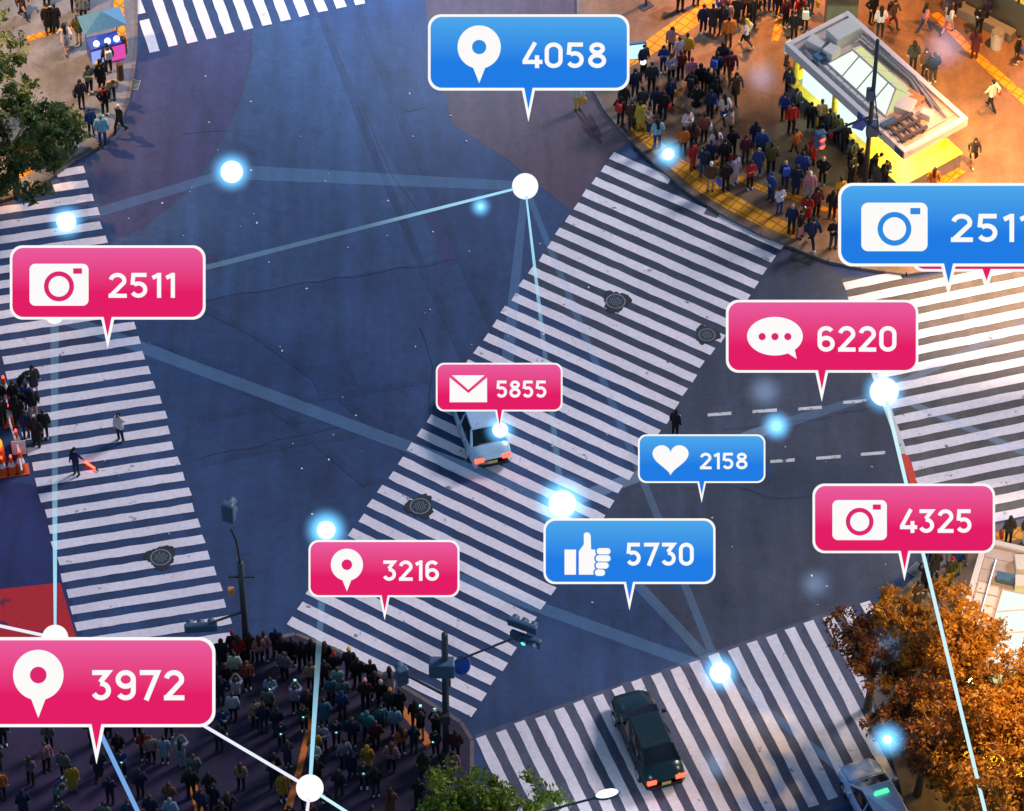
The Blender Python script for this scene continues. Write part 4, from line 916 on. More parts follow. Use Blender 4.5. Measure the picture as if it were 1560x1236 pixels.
PG = {'plaza': 'people waiting on the plaza', 'corner': 'people on the upper corner', 'queue': 'people at the cones by the bus lane', 'lower': 'people under the orange trees', 'crowd': 'crowd waiting on the lower corner'}
WORDS = {'phone': 'using a phone', 'photo': 'raising both arms', 'walk': 'walking', 'point': 'pointing ahead', 'bend': 'bending forward', 'fold': 'with folded arms', 'hat': 'hand raised to the head', 'pocket': 'hands in pockets', 'stand': 'standing', 'stride': 'stepping'}
HAIRW = {'long': 'long haired ', 'bald': 'bald ', 'hood': 'hooded ', 'cap': 'capped ', 'beanie': 'beanie wearing ', 'short': ''}
def person(u, v, top, bot, pose='stand', rot=0, hair='short', coat='jacket', hc=None, scale=None, where='plaza', z=None, low='trousers'):
    rnd = random.Random(u * 977 + v * 31)
    p = G(u, v, 0 if z == 0 else PZ)
    root = bpy.data.objects.new('person', None); C.objects.link(root); root.location = p
    root.rotation_euler = (0, 0, R(rot)); s = scale or rnd.uniform(.95, 1.04); root.scale = (s * rnd.uniform(.86, 1.02),) * 2 + (s,)
    root['category'] = 'person'; root['group'] = PG[where]
    def part(name, kind, col):
        o = bpy.data.objects.new(name, get(kind, pose)); C.objects.link(o); o.parent = root; o.color = (*col, 1); return o
    part('body', 'body', rnd.choice(SKIN))
    dk = .45 if where == 'crowd' else 1.0          # crowd clothes darkened in colour for the dim light of the lower corner
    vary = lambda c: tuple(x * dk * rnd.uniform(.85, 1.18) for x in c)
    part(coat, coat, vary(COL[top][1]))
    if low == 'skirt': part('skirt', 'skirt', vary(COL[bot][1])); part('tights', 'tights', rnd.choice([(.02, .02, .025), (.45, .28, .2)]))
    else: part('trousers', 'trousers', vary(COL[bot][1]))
    sc_ = rnd.choice([(.02, .02, .02), (.02, .02, .02), (.6, .6, .6), (.10, .06, .04)])
    part('shoe', 'shoe_l', sc_); part('shoe', 'shoe_r', sc_)
    if hair == 'hood': part('hood', 'hood', vary(COL[hc or top][1]))
    elif hair in ('cap', 'beanie'): part('short_hair', 'short', (.015, .012, .01)); part(hair, hair, COL[hc or 'k'][1])
    elif hair != 'bald': part('hair', hair, COL[hc][1] if hc else rnd.choice([(.012, .010, .009), (.02, .014, .010), (.05, .026, .014)]))
    PEOPLE.append(dict(o=root, u=u, v=v, top=COL[top][0], bot=COL[bot][0], coat=coat, pose=pose, hair=hair, low=low, where=where, p=p, s=s, rot=R(rot), hc=COL[hc][0] if hc else ''))
    return root
def held(P, kind, m=None, lab=None):
    """a phone or bag held by the last person, a thing of its own"""
    d = PEOPLE[-1]; J = pose_joints(d['pose']); sh, el, wr, kn, an = limb_pts(J); rz = Matrix.Rotation(d['rot'], 3, 'Z')
    if kind == 'phone':
        c = (wr[-1] + wr[1]) / 2 + Vector((0, -.055, .05)); t = thing('phone', None, 'phone', d['p'] + rz @ (c * d['s']), d['rot'], 'phones held in the crowd')
        tilt = Matrix.Rotation(R(-60 if d['pose'] == 'phone' else 0), 3, 'X')
        MB().box((0, 0, 0), (.11, .012, .20), rot=tilt).build('case', 'rubber', t); MB().box(tilt @ Vector((0, .009, 0)), (.10, .005, .185), rot=tilt).build('screen', 'phone_light', t)
        MB().box(tilt @ Vector((0, -.009, .04)), (.06, .004, .05), rot=tilt).build('camera_light', 'phone_light', t)
        d.setdefault('held', []).append(t)
    else:
        c = {'bag': wr[1] + Vector((.02, 0, -.30)), 'backpack': Vector((0, .20, 1.20)), 'shoulder_bag': Vector((-.27, .02, .92))}[kind]
        t = thing(kind, None, kind.replace('_', ' '), d['p'] + rz @ (c * d['s']), d['rot'], 'bags carried in the crowd')
        sz = {'bag': (.14, .34, .32), 'backpack': (.32, .18, .44), 'shoulder_bag': (.13, .32, .26)}[kind]
        MB().box((0, 0, 0), sz, taper=.88).build('pouch', m, t, bevel=.04)
        if kind == 'backpack':
            for s in (-.1, .1): MB().path([(s, -.08, .2), (s, -.2, .24), (s, -.32, .14)], .016).build('strap', m, t)
        else: MB().path([(0, -.1, sz[2] / 2), (0, -.04, sz[2] / 2 + .12), (0, .04, sz[2] / 2 + .12), (0, .1, sz[2] / 2)], .012).build('strap', m, t)
        d.setdefault('held', []).append(t)
_r = random.Random(11)
# u v top bottom pose rot hair coat hair-colour | held things; red and orange light by the kiosk is painted into some coats
LIST = """
plaza|992 140 d k stand 10|1021 161 n n stand 40 long jacket;bag canvas_yellow|1022 125 v k fold 20 long|1036 120 m k stand 200 short jacket;shoulder_bag canvas_yellow|1053 130 p k stand 10 beanie jacket r|1053 152 k k pocket 160|1066 142 k k stand 190 hood
plaza|1077 147 k d phone 150|1086 151 k k stand 180|1060 174 k w pocket 0 short coat|1081 180 n k stand 200;shoulder_bag canvas_blue|1089 166 k k stand 170 hood|1072 216 s k stand 185 short puffer|1046 211 w g phone 30|1103 188 w u walk 200 long jacket;shoulder_bag canvas_pink
plaza|1120 155 b k walk 20 long coat|1091 124 n c stand 180|1113 208 t k phone 270;phone|1040 236 e k stand 180 cap jacket k|1056 229 b k stand 160|1089 241 w r stand 200 long|1115 239 k k fold 190|1150 229 n n stand 170|1159 239 u n pocket 180 bald puffer
plaza|1135 248 m d stand 10 hood|1055 258 r r stand 40 long|1071 269 n u phone 190;phone|1082 256 n k stand 180|1103 257 k k stand 20|1154 267 u n stand 175 bald coat|1174 263 o k stand 185 short puffer|1119 280 v v stand 40 long coat|1082 291 b t stand 180 short puffer w
plaza|1105 291 k k stand 200;bag canvas_blue|1142 288 r k fold 20 long|1174 306 u n fold 310 cap jacket u|1187 326 w u fold 20 long jacket|1195 286 n n stand 190 bald|1212 295 n n stand 180 short coat|1221 276 u d stand 170 short puffer|1252 281 k k pocket 340 bald|1232 304 p l stand 10 cap jacket w
plaza|1228 341 r k phone 340 long coat;phone|1205 355 n k stand 180 bald|1236 376 n k walk 30 short puffer|1219 362 k p stand 60|1267 333 k k stand 170 long|1279 314 y k stand 190|1269 378 k d fold 10 cap jacket e|1243 330 m k stand 30 long
plaza|975 198 y y stand 200 short coat|988 205 t d photo 300|1001 224 l u stand 190|1000 176 n n stand 180 cap|1010 181 k k stand 170 short puffer|967 149 n d stand 20|962 196 b k stand 10 long coat|978 177 d k stand 200|950 172 d b stand 180|945 190 k k pocket 150 hood
plaza|880 168 w y stand 20 short jacket|1201 147 d k stand 330|1194 184 u k stand 340|1212 178 d k stand 30|1205 203 r k stand 10;backpack canvas_red|1234 198 k k stand 0 cap|1250 197 t k stand 180|1262 210 d k stand 190|1212 238 e b walk 240|1236 252 r m stand 200 hood coat|1226 262 m k stand 190 long|1274 218 o k stand 200|1286 230 k k fold 180
plaza|1325 272 k k bend 90|1347 286 k k phone 30;phone|1420 297 e n stand 180|1310 268 k d stand 120|1296 258 d k stand 200|1296 278 k k fold 40 hood
plaza|1036 16 d k stand 10|1071 50 n k stand 20 short jacket;bag canvas_white|1085 50 d k stand 190 short coat|1101 27 p k walk 20|1107 48 t d stand 190|1100 50 n n stand 170|1121 37 k k stand 180 short coat|1136 24 t k stand 20 long|1146 39 k k stand 30|1137 71 w k walk 250 long jacket y
plaza|1109 70 e b stand 190 short puffer|1100 110 n k stand 170 long coat|1112 121 m b walk 10|1090 124 k k stand 150;backpack canvas_blue|1023 84 t k point 340 long|1034 98 w w stand 200|1046 95 y b stand 170 short puffer|1010 111 u n fold 5 long|980 112 d k stand 30
plaza|1203 25 n k stand 190|1209 60 k k stand 0|1196 40 m k stand 40|1234 21 u d stand 20|1161 14 k k stand 10|1175 15 k n stand 180|1148 21 k d stand 170|1198 98 w d stand 60 short jacket|1218 36 r k stand 190 long|1186 24 d k stand 30|1168 2 n k stand 180|1130 4 k k stand 20 hood|1060 8 m k stand 15|1225 48 d k stand 180
plaza|1328 35 k k pocket 30|1340 54 w n stand 180|1360 42 b m walk 60|1407 50 p u walk 120 long|1443 52 w p walk 140 long|1390 107 d k stand 180|1408 117 b k stand 20|1420 125 k d stand 200 short puffer|1510 167 w k walk 220 short jacket;shoulder_bag canvas_red|1482 252 d k walk 10|1458 24 d k stand 10|1484 88 m m stand 160 long coat|1490 52 k k phone 330;phone|1548 97 k b stand 60|1500 40 n k stand 200
corner|75 51 k k stand 20 short coat|86 49 k k stand 190 short coat|101 80 w g walk 200 long coat|121 68 o t stand 160 short puffer|114 17 n k stand 10|133 14 d k stand 180|72 12 r k stand 20|36 29 b k walk 60|125 165 d k stand 20;shoulder_bag canvas_black|137 142 g k phone 40|140 206 u n stand 20 hood
corner|157 220 l u stand 185 short puffer c|184 203 k k walk 320 cap jacket w|161 175 k k pocket 20|171 152 t k bend 20|104 227 k k stand 350 short|115 223 k k stand 10 long coat|70 247 e n stand 20 long|166 110 d k stand 200|156 136 k k stand 30 hood coat|128 34 g k stand 180
queue|33 602 k k bend 60 short jacket|53 599 d w stand 20 long coat|23 622 k k stand 30 long|44 627 u k stand 170 short puffer|52 638 k p stand 200|32 636 k k stand 180|69 668 k k stand 185 short puffer|57 680 k k stand 170 long coat|41 667 n n stand 200|28 648 k k stand 190 hood
queue|2 624 k m stand 20|6 650 k k stand 40 hood|184 672 w n hat 330 cap jacket k|117 724 n n point 330 cap jacket k|1028 667 k k stand 150 hood
lower|1535 829 d k stand 185|1407 902 k k photo 200 short coat|1396 928 b b fold 20 long coat|1423 879 d n stand 190 long coat|1457 874 u y stand 170 beanie jacket l|1447 890 o y stand 30 cap jacket r|1468 860 t t stand 200|1438 852 d b walk 40|1562 826 b w stand 20 long|1425 920 d k stand 180|1412 860 k k stand 10
crowd|339 1017 k k stand 180 hood coat|356 1003 d k stand 190 beanie jacket r|365 1011 r k stand 185|382 1007 m k stand 180|359 1037 w d stand 180 short puffer|396 1011 p k stand 190|404 1006 p n stand 170|422 1001 n k stand 180 cap jacket u|431 1011 k k stand 185 short puffer|446 1013 k k stand 180 short coat|461 1019 k k stand 190 hood
crowd|475 1015 n k stand 185|496 1019 k k stand 180 long coat|510 1037 k k stand 190 beanie jacket r|515 1057 l d stand 180 short puffer|505 1072 c k stand 185|474 1050 t k stand 180|361 1077 v k photo 180|356 1097 w k stand 180|390 1108 t k stand 20|409 1090 g k stand 180|451 1086 l k photo 180;phone|413 1072 l k phone 0;phone|403 1114 n u stand 185
crowd|464 1114 d k phone 0;phone|533 1031 d d stand 180 cap jacket y|545 1046 k k stand 180 short puffer|565 1047 k k stand 185|594 1060 w w stand 190 long coat|581 1079 k k stand 180 bald|595 1093 d k stand 180 cap jacket e|609 1093 k k stand 190 short coat|602 1120 l k stand 185 short puffer|612 1148 e k stand 200 long|633 1109 k k stand 180|641 1127 k w photo 180;phone
crowd|665 1130 k k photo 190;phone|664 1152 n k phone 340;phone|694 1156 m k stand 180 short puffer|690 1187 p t walk 10|573 1140 m k stand 190|557 1078 m k stand 180 cap jacket p|597 1174 p k stand 170 long|537 1136 n k stand 180 short puffer|513 1138 n k phone 5;phone|523 1076 g k stand 190
crowd|112 1207 y t stand 10 long coat|88 1227 c d bend 60|76 1142 g k stand 180|72 1174 p k stand 30|221 1157 r k stand 180|232 1162 p k stand 10|252 1162 l k stand 180 short coat|277 1167 l l photo 170|297 1192 g k stand 190 short puffer|4 1218 e k stand 20|187 1184 u k phone 10;phone|368 1202 t k stand 180|480 1156 y k stand 190 short coat|430 1140 n k phone 0;phone|555 1200 d k phone 0;phone
"""
for line in LIST.strip().split('\n'):
    where, *ppl = line.split('|')
    for e in ppl:
        a, *hold = e.split(';'); f = a.split()
        kw = dict(pose=f[4], rot=float(f[5]))
        if len(f) > 6: kw['hair'] = f[6]
        if len(f) > 7: kw['coat'] = f[7]
        if len(f) > 8: kw['hc'] = f[8]
        u, v = float(f[0]), float(f[1])
        if len(f) <= 6 and _r.random() < .3: kw['hair'] = 'long'
        if where == 'queue' or (u, v) == (880, 168): kw['z'] = 0
        if f[4] == 'walk' and kw.get('hair') == 'long' and _r.random() < .5: kw['low'] = 'skirt'
        person(u, v, f[2], f[3], where=where, **kw)
        for h in hold:
            h = h.split(); held(None, h[0], h[1] if len(h) > 1 else None)
# the rest of the dim crowd: pressed together at about arm's length
def inside(q, poly):
    c = False
    for (x0, y0), (x1, y1) in zip(poly, poly[1:] + poly[:1]):
        if (y0 > q[1]) != (y1 > q[1]) and q[0] < (x1 - x0) * (q[1] - y0) / (y1 - y0) + x0: c = not c
    return c
area = [(330, 1000), (400, 992), (450, 985), (520, 1012), (585, 1056), (648, 1098), (690, 1128), (702, 1160), (696, 1210), (640, 1235), (560, 1275), (330, 1275), (-20, 1275), (-20, 1130), (60, 1120), (330, 1120)]
rnd = random.Random(21); tries = 0
taken = [(d['u'], d['v']) for d in PEOPLE]
while len(PEOPLE) < 296 and tries < 6000:
    tries += 1; u, v = rnd.uniform(-20, 702), rnd.uniform(985, 1275)
    if not inside((u, v), area): continue
    lim = 19 if u > 320 else 27
    if any(((u - a) ** 2 + ((v - b) * 1.25) ** 2) < lim * lim for a, b in taken): continue
    taken.append((u, v))
    top = rnd.choice('kkkknnnddmmkbougvcsn' if rnd.random() < .93 else 'wpltye'); bot = rnd.choice('kkkkndd')
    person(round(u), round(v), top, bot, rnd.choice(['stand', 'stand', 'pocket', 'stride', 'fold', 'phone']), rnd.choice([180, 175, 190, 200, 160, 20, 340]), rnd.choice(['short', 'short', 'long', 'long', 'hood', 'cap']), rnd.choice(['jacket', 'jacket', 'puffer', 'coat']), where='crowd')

for d in list(PEOPLE):              # some carry bags
    if d['where'] in ('plaza', 'corner', 'lower') and not d.get('held') and d['pose'] in ('stand', 'walk', 'pocket', 'stride') and random.Random(d['u'] * 3 + d['v']).random() < .24:
        PEOPLE.remove(d); PEOPLE.append(d); q = random.Random(d['v'] * 7 + d['u'])
        held(None, q.choice(['backpack', 'shoulder_bag', 'bag']) if d['pose'] != 'pocket' else 'backpack', 'canvas_' + q.choice(['black', 'black', 'blue', 'white', 'red', 'yellow']))
# labels: what the person wears and does, then what stands by them
MARK = [(1310, 180, 'beside the kiosk parapet'), (1240, 220, 'in front of the kiosk windows'), (1330, 275, 'at the foot of the tall signal pole'), (1420, 60, 'behind the kiosk'), (1520, 80, 'near the shop front'), (1500, 200, 'on open paving past the kiosk'),
        (1120, 305, 'on the yellow kerb strip'), (1210, 350, 'by the hatch at the kerb corner'), (1010, 235, 'at the kerb by the glowing orb'), (990, 110, 'near the cyan lit board'), (1070, 160, 'in the dark cluster on the plaza'), (1100, 235, 'in mid plaza facing the crossing'),
        (1160, 250, 'in the row before the kiosk'), (1050, 40, 'on the upper yellow strip'), (1110, 90, 'in the upper plaza'), (1200, 30, 'by the slim lit tower'), (1270, 350, 'beside the blue camera bubble'), (880, 168, 'alone on the brown asphalt'),
        (155, 90, 'by the pink skirted stand'), (90, 50, 'on the thin yellow strip'), (150, 190, 'at the upper corner kerb'), (90, 225, 'beside the green corner tree'), (40, 600, 'at the farthest cone'), (50, 660, 'beside the cone bars'), (184, 672, 'on the bus lane crossing'), (117, 724, 'by the red baton'),
        (1028, 667, 'at the end of the diagonal stripes'), (1410, 900, 'at the kerb above the orange tree'), (1455, 870, 'beside the half hidden kiosk'), (1540, 828, 'on the yellow strip past the kiosk'),
        (370, 1005, 'at the bus lane signal pole'), (340, 1080, 'next to the 3972 bubble'), (440, 1010, 'in the front row of the crowd'), (500, 1040, 'behind the last diagonal stripe'), (565, 1045, 'near the crossing signal'), (640, 1110, 'at the kerb before the signal pole'),
        (690, 1160, 'by the lower crossing corner'), (600, 1160, 'beside the green crown'), (430, 1090, 'in the dense middle of the crowd'), (470, 1190, 'around the white orb'), (300, 1190, 'on the orange strip below'), (150, 1180, 'under the 3972 bubble tip'), (60, 1180, 'at the dim lower frame corner'), (540, 1130, 'deep in the dim crowd')]
def core(d, full=True):
    g = {'jacket': 'jacket', 'coat': 'long coat', 'puffer': 'padded jacket'}[d['coat']]
    hat = f"{d['hc']} {d['hair']} " if d['hair'] in ('cap', 'beanie') and d['hc'] else ''
    h = HAIRW[d['hair']] if not hat else ''
    s = f"{h}person in {d['top']} {g}"
    if hat: s += f" and {hat.strip()}"
    if full: s += f", {d['bot']} {d['low']}"
    return s
def count(L):
    c = {}
    for x in L: c[x] = c.get(x, 0) + 1
    return c
for d in PEOPLE:
    d['mark'] = min(MARK, key=lambda m: (m[0] - d['u']) ** 2 + (1.3 * (m[1] - d['v'])) ** 2)[2]
    d['cand'] = [f"{core(d, False)} {WORDS[d['pose']]} {d['mark']}", f"{core(d)} {WORDS[d['pose']]} {d['mark']}"]
    near = sorted((e for e in PEOPLE if e is not d), key=lambda e: (e['u'] - d['u']) ** 2 + (1.3 * (e['v'] - d['v'])) ** 2)[:5]
    for e in near:
        dv = e['v'] - d['v']; rel = 'behind' if dv > 9 else 'in front of' if dv < -9 else 'beside'
        g = {'jacket': 'jacket', 'coat': 'long coat', 'puffer': 'padded jacket'}[e['coat']]
        d['cand'].append(f"{core(d, False)} {rel} the {e['top']} {g} {d['mark']}")
    d['cand'].insert(2, f"{core(d)} {d['mark']}"); d['cand'].append(f"{core(d, False)} {d['mark']}")
    d['cand'] = [c for c in d['cand'] if len(c.split()) <= 16] or [' '.join(d['cand'][-1].split()[:16])]
lvl = {id(d): 0 for d in PEOPLE}
for it in range(8):
    cur = {id(d): d['cand'][min(lvl[id(d)], len(d['cand']) - 1)] for d in PEOPLE}; n = count(cur.values()); bad = [d for d in PEOPLE if n[cur[id(d)]] > 1]
    if not bad: break
    for d in bad: lvl[id(d)] += 1
for d in PEOPLE:
    d['o']['label'] = cur[id(d)]
    for h in d.get('held', []):
        k = h['category']; col = ''
        if k != 'phone': col = h.children[0].data.materials[0].name.split('_')[1] + ' '
        h['label'] = f"lit phone held by person in {d['top']} {d['mark']}" if k == 'phone' else f"{col}{k} on the person in {d['top']} {d['mark']}"
seen = {}
for d in PEOPLE:                    # two alike: name the holder more closely
    for h in d.get('held', []):
        if h['label'] in seen:
            o1, d1 = seen[h['label']]; k = h['label'].split(' ')[0:2]; k = ' '.join(k)
            for o2, d2 in ((o1, d1), (h, d)):
                act = {'photo': 'with raised arms', 'phone': 'with bowed head'}.get(d2['pose'], d2['pose'])
                how = f"in {d2['top']}, {d2['bot']} {d2['low']}" if d1['bot'] != d['bot'] else f"{act} in {d2['top']}"
                o2['label'] = ' '.join(f"{k} of person {how}, {d2['mark']}".split()[:16])
        else: seen[h['label']] = (h, d)

# ------------------------------------------------------------------ hovering speech bubble signs
def grad(name, bot, top, white=False):
    m = bpy.data.materials.new(name); m.use_nodes = True; M[name] = m; nt = m.node_tree; nt.nodes.clear()
    tc = nd(nt, 'ShaderNodeTexCoord'); sp = nd(nt, 'ShaderNodeSeparateXYZ'); nt.links.new(tc.outputs['Generated'], sp.inputs[0])
    r = nd(nt, 'ShaderNodeValToRGB'); r.color_ramp.elements[0].position = 0.5; r.color_ramp.elements[0].color = (*bot, 1); r.color_ramp.elements[1].color = (*top, 1)
    nt.links.new(sp.outputs[1], r.inputs[0]); e = nd(nt, 'ShaderNodeEmission'); nt.links.new(r.outputs[0], e.inputs[0]); e.inputs[1].default_value = DIM
    o = nd(nt, 'ShaderNodeOutputMaterial'); nt.links.new(e.outputs[0], o.inputs[0]); m.cycles.emission_sampling = 'NONE'
grad('bubble_pink', srgb(227, 30, 102), srgb(234, 92, 158)); grad('bubble_blue', srgb(32, 124, 228), srgb(78, 168, 234))
emis('bubble_white', srgb(252, 251, 250)); emis('icon_pink', srgb(222, 38, 112)); emis('icon_blue', srgb(46, 138, 226))
def arc(cx, cy, rx, ry, a0, a1, n=14): return [(cx + rx * math.cos(R(a0 + (a1 - a0) * k / n)), cy + ry * math.sin(R(a0 + (a1 - a0) * k / n))) for k in range(n + 1)]
def rrect(x0, y0, x1, y1, r, n=8):
    return arc(x1 - r, y1 - r, r, r, 0, 90, n) + arc(x0 + r, y1 - r, r, r, 90, 180, n) + arc(x0 + r, y0 + r, r, r, 180, 270, n) + arc(x1 - r, y0 + r, r, r, 270, 360, n)
def stroke(pts, w, closed=False):
    n = len(pts); L = []; Rr = []
    for i in range(n):
        a = Vector(pts[(i - 1) % n] if closed or i > 0 else pts[i]); b = Vector(pts[i]); c = Vector(pts[(i + 1) % n] if closed or i < n - 1 else pts[i])
        d0 = (b - a) if (b - a).length > 1e-9 else (c - b); d1 = (c - b) if (c - b).length > 1e-9 else d0
        d0, d1 = d0.normalized(), d1.normalized(); n0, n1 = Vector((-d0.y, d0.x)), Vector((-d1.y, d1.x)); m = (n0 + n1); m = m.normalized() if m.length > .2 else n0
        k = w / 2 / max(.35, m.dot(n0)); L.append(b + m * k); Rr.append(b - m * k)
    q = []
    for i in range(n if closed else n - 1):
        j = (i + 1) % n; q.append([tuple(Rr[i]), tuple(Rr[j]), tuple(L[j]), tuple(L[i])])
    return q
SW = .165; h_ = SW / 2
GLYPH = {  # centre lines in a box .62 wide, 1 high
 '0': [(arc(.31, 1 - .31 + 0, .31 - h_, .31 - h_, 0, 180) + arc(.31, .31, .31 - h_, .31 - h_, 180, 360), True)],
 '1': [([(.04, .80), (.24, 1 - h_), (.26, 1 - h_)], False), ([(.26, 1), (.26, 0)], False)],
 '2': [(arc(.31, .69, .31 - h_, .31 - h_, 170, -22) + [(.10, h_ + .02)], False), ([(.01, h_), (.62, h_)], False)],
 '3': [([(.03, 1 - h_), (.50, 1 - h_), (.27, .60)], False), (arc(.29, .32, .31 - h_, .32 - h_, 95, -155), False)],
 '4': [([(.42, 1), (.06, .26)], False), ([(.0, .24), (.66, .24)], False), ([(.48, .50), (.48, 0)], False)],
 '5': [([(.56, 1 - h_), (.12, 1 - h_), (.09, .52)], False), (arc(.29, .33, .31 - h_, .33 - h_, 128, -150), False)],
 '6': [(arc(.31, .31, .31 - h_, .31 - h_, 0, 360, 28)[:-1], True), (arc(.31, .69, .31 - h_, .31 - h_, 32, 180) + [(h_, .31)], False)],
 '7': [([(.01, 1 - h_), (.54, 1 - h_), (.20, 0)], False)],
 '8': [(arc(.31, .29, .31 - h_, .29 - h_, 0, 360, 28)[:-1], True), (arc(.31, .76, .27 - h_, .24 - h_, 0, 360, 28)[:-1], True)],
 '9': [(arc(.31, .69, .31 - h_, .31 - h_, 0, 360, 28)[:-1], True), (arc(.31, .31, .31 - h_, .31 - h_, 212, 360) + [(.62 - h_, .69)], False)]}
def bubble(box, tip, z, colr, icon, text, label, icon_box, text_box):
    """box: outer panel edges, tip: pointer tip, all in survey pixels on a plane that faces the lookout"""
    P = G(*tip, z); k = mpp(P)
    t = bpy.data.objects.new('speech_bubble', None); C.objects.link(t); t.matrix_world = Matrix.Translation(P) @ VIEW_ROT.to_4x4()
    tag(t, label, 'speech bubble', 'speech bubbles hovering over the crossing')
    def q(pts, z_): return [((x - tip[0]) * k, -(y - tip[1]) * k, z_) for x, y in pts]
    x0, y0, x1, y1 = box; hgt = y1 - y0; bw = hgt * .034; r = hgt * .17
    def outline(g, tipcut):
        a = [(x, y0 + y1 - y) for x, y in rrect(x0 + g, y0 + g, x1 - g, y1 - g, r - g * .6)]     # image y grows downwards
        # cut the pointer into the lower edge
        hw = hgt * .085 - g * .9
        out = []; done = False
        for i, p in enumerate(a):
            out.append(p)
            nx = a[(i + 1) % len(a)]
            if not done and abs(p[1] - (y1 - g)) < 1e-6 and abs(nx[1] - (y1 - g)) < 1e-6 and abs(nx[0] - p[0]) > 20:
                s = 1 if nx[0] > p[0] else -1
                out += [(tip[0] - s * hw, y1 - g), (tip[0], tip[1] - tipcut), (tip[0] + s * hw, y1 - g)]; done = True
        return out
    th = 3.0 * k
    ob = outline(0, 0); ib = outline(bw, hgt * .16)
    b = MB(); b.prism([p for p in q(ob, 0)][::1], th); b.build('border', 'bubble_white', t)
    MB().poly(q(ib, .012)).build('panel', 'bubble_' + colr, t)
    # icon
    ix0, iy0, ix1, iy1 = icon_box; iw, ih = ix1 - ix0, iy1 - iy0; ic = bpy.data.objects.new(icon, None); C.objects.link(ic); ic.parent = t
    def I(pts): return [(ix0 + x * iw, iy1 - y * ih) for x, y in pts]
    wz, cz = .028, .044; A = MB(); B_ = MB()
    asp = iw / ih
    if icon == 'pin_icon':
        rr = .5; cy = 1 - rr * asp; ring = arc(.5, cy, rr, rr * asp, 0, 360, 40)[:-1]; hole = arc(.5, cy, .165, .165 * asp, 0, 360, 30)[:-1]
        A.poly(q(I(ring), wz)); A.poly(q(I([(.33, cy - rr * asp * .80), (.5, 0), (.67, cy - rr * asp * .80)]), wz + .001)); B_.poly(q(I(hole), cz))
    if icon == 'camera_icon':
        A.poly(q(rrect(ix0, iy0, ix1, iy1, ih * .14), wz)); B_.poly(q(I(arc(.5, .46, .255, .255 * asp, 0, 360, 40)[:-1]), cz))
        A.poly(q(I(arc(.5, .46, .175, .175 * asp, 0, 360, 40)[:-1]), cz + .012)); B_.poly(q(I([(.74, .76), (.89, .76), (.89, .89), (.74, .89)]), cz + .001))
    if icon == 'comment_icon':
        A.poly(q(I(arc(.5, .54, .5, .46, 0, 360, 44)[:-1]), wz)); A.poly(q(I([(.70, .16), (.89, 0), (.84, .30)]), wz + .001))
        for x in (.27, .5, .73): B_.poly(q(I(arc(x, .53, .065, .065 * asp, 0, 360, 20)[:-1]), cz))
    if icon == 'envelope_icon':
        A.poly(q(I([(0, 0), (1, 0), (1, .92), (.5, .34), (0, .92)]), wz)); A.poly(q(I([(.06, 1), (.94, 1), (.5, .46)]), wz + .001))
    if icon == 'heart_icon':
        pts = []
        for i in range(60):
            a = 2 * math.pi * i / 60; x = 16 * math.sin(a) ** 3; y = 13 * math.cos(a) - 5 * math.cos(2 * a) - 2 * math.cos(3 * a) - math.cos(4 * a); pts.append((.5 + x / 32, (y + 17) / 29.2))
        A.poly(q(I(pts), wz))
    if icon == 'thumb_icon':
        A.poly(q(I([(0, .02), (.25, .02), (.25, .60), (0, .60)]), wz)); A.poly(q(I([(.31, .02), (.70, .02), (.70, .60), (.58, .60), (.57, .92), (.54, .98), (.48, 1), (.42, .97), (.42, .72), (.31, .56)]), wz))
        for i, (x0_, x1_) in enumerate(((.70, 1.0), (.68, 1.0), (.68, .96), (.66, .88))):
            yb = .49 - i * .165; c_ = rrect(ix0 + x0_ * iw, iy1 - (yb + .145) * ih, ix0 + x1_ * iw, iy1 - yb * ih, ih * .07)
            B_.poly(q(rrect(ix0 + (x0_ - .035) * iw, iy1 - (yb + .17) * ih, ix0 + (x1_ + .03) * iw, iy1 - (yb - .025) * ih, ih * .09), cz + .0008 * i)); A.poly(q(c_, cz + .02))
    A.build('symbol', 'bubble_white', ic)
    if B_.v: B_.build('cut_out', 'icon_' + colr, ic)
    # number
    tx0, ty0, tx1, ty1 = text_box; gh = ty1 - ty0; nat = sum(.46 if c == '1' else .72 for c in text) - .10; gw = (tx1 - tx0) / nat; x = tx0
    for c in text:
        g = MB()
        for j, (pts, cl) in enumerate(GLYPH[c]):
            for f in stroke([(px_ * gw / gh, py_) for px_, py_ in pts], SW * min(1, gw / gh), cl):
                g.poly(q([(x + fx * gh, ty1 - fy * gh) for fx, fy in f], wz + .002 * j))
        g.build('digit', 'bubble_white', t); x += gw * (.46 if c == '1' else .72)
    return t
bubble((652, 22, 959, 138), (805, 186), 9.0, 'blue', 'pin_icon', '4058', 'blue bubble with white pin icon and 4058 above the brown asphalt', (697, 39, 763, 127), (796, 65, 924, 104))
bubble((15, 374, 313, 487), (164, 531), 8.0, 'pink', 'camera_icon', '2511', 'pink bubble with camera icon and 2511 over the bus lane crossing', (45, 402, 135, 466), (165, 416, 268, 454))
bubble((1277, 279, 1640, 406), (1445, 452), 9.0, 'blue', 'camera_icon', '2511', 'large blue bubble with camera icon and 2511 below the kiosk', (1312, 309, 1413, 383), (1448, 326, 1572, 369))
bubble((1388, 300, 1650, 414), (1503, 446), 7.0, 'pink', 'camera_icon', '4325', 'pink bubble almost hidden behind the blue camera bubble', (1420, 325, 1500, 380), (1530, 340, 1630, 375))
bubble((1106, 457, 1399, 568), (1252, 612), 8.0, 'pink', 'comment_icon', '6220', 'pink bubble with white comment icon and 6220', (1138, 483, 1223, 547), (1245, 497, 1366, 536))
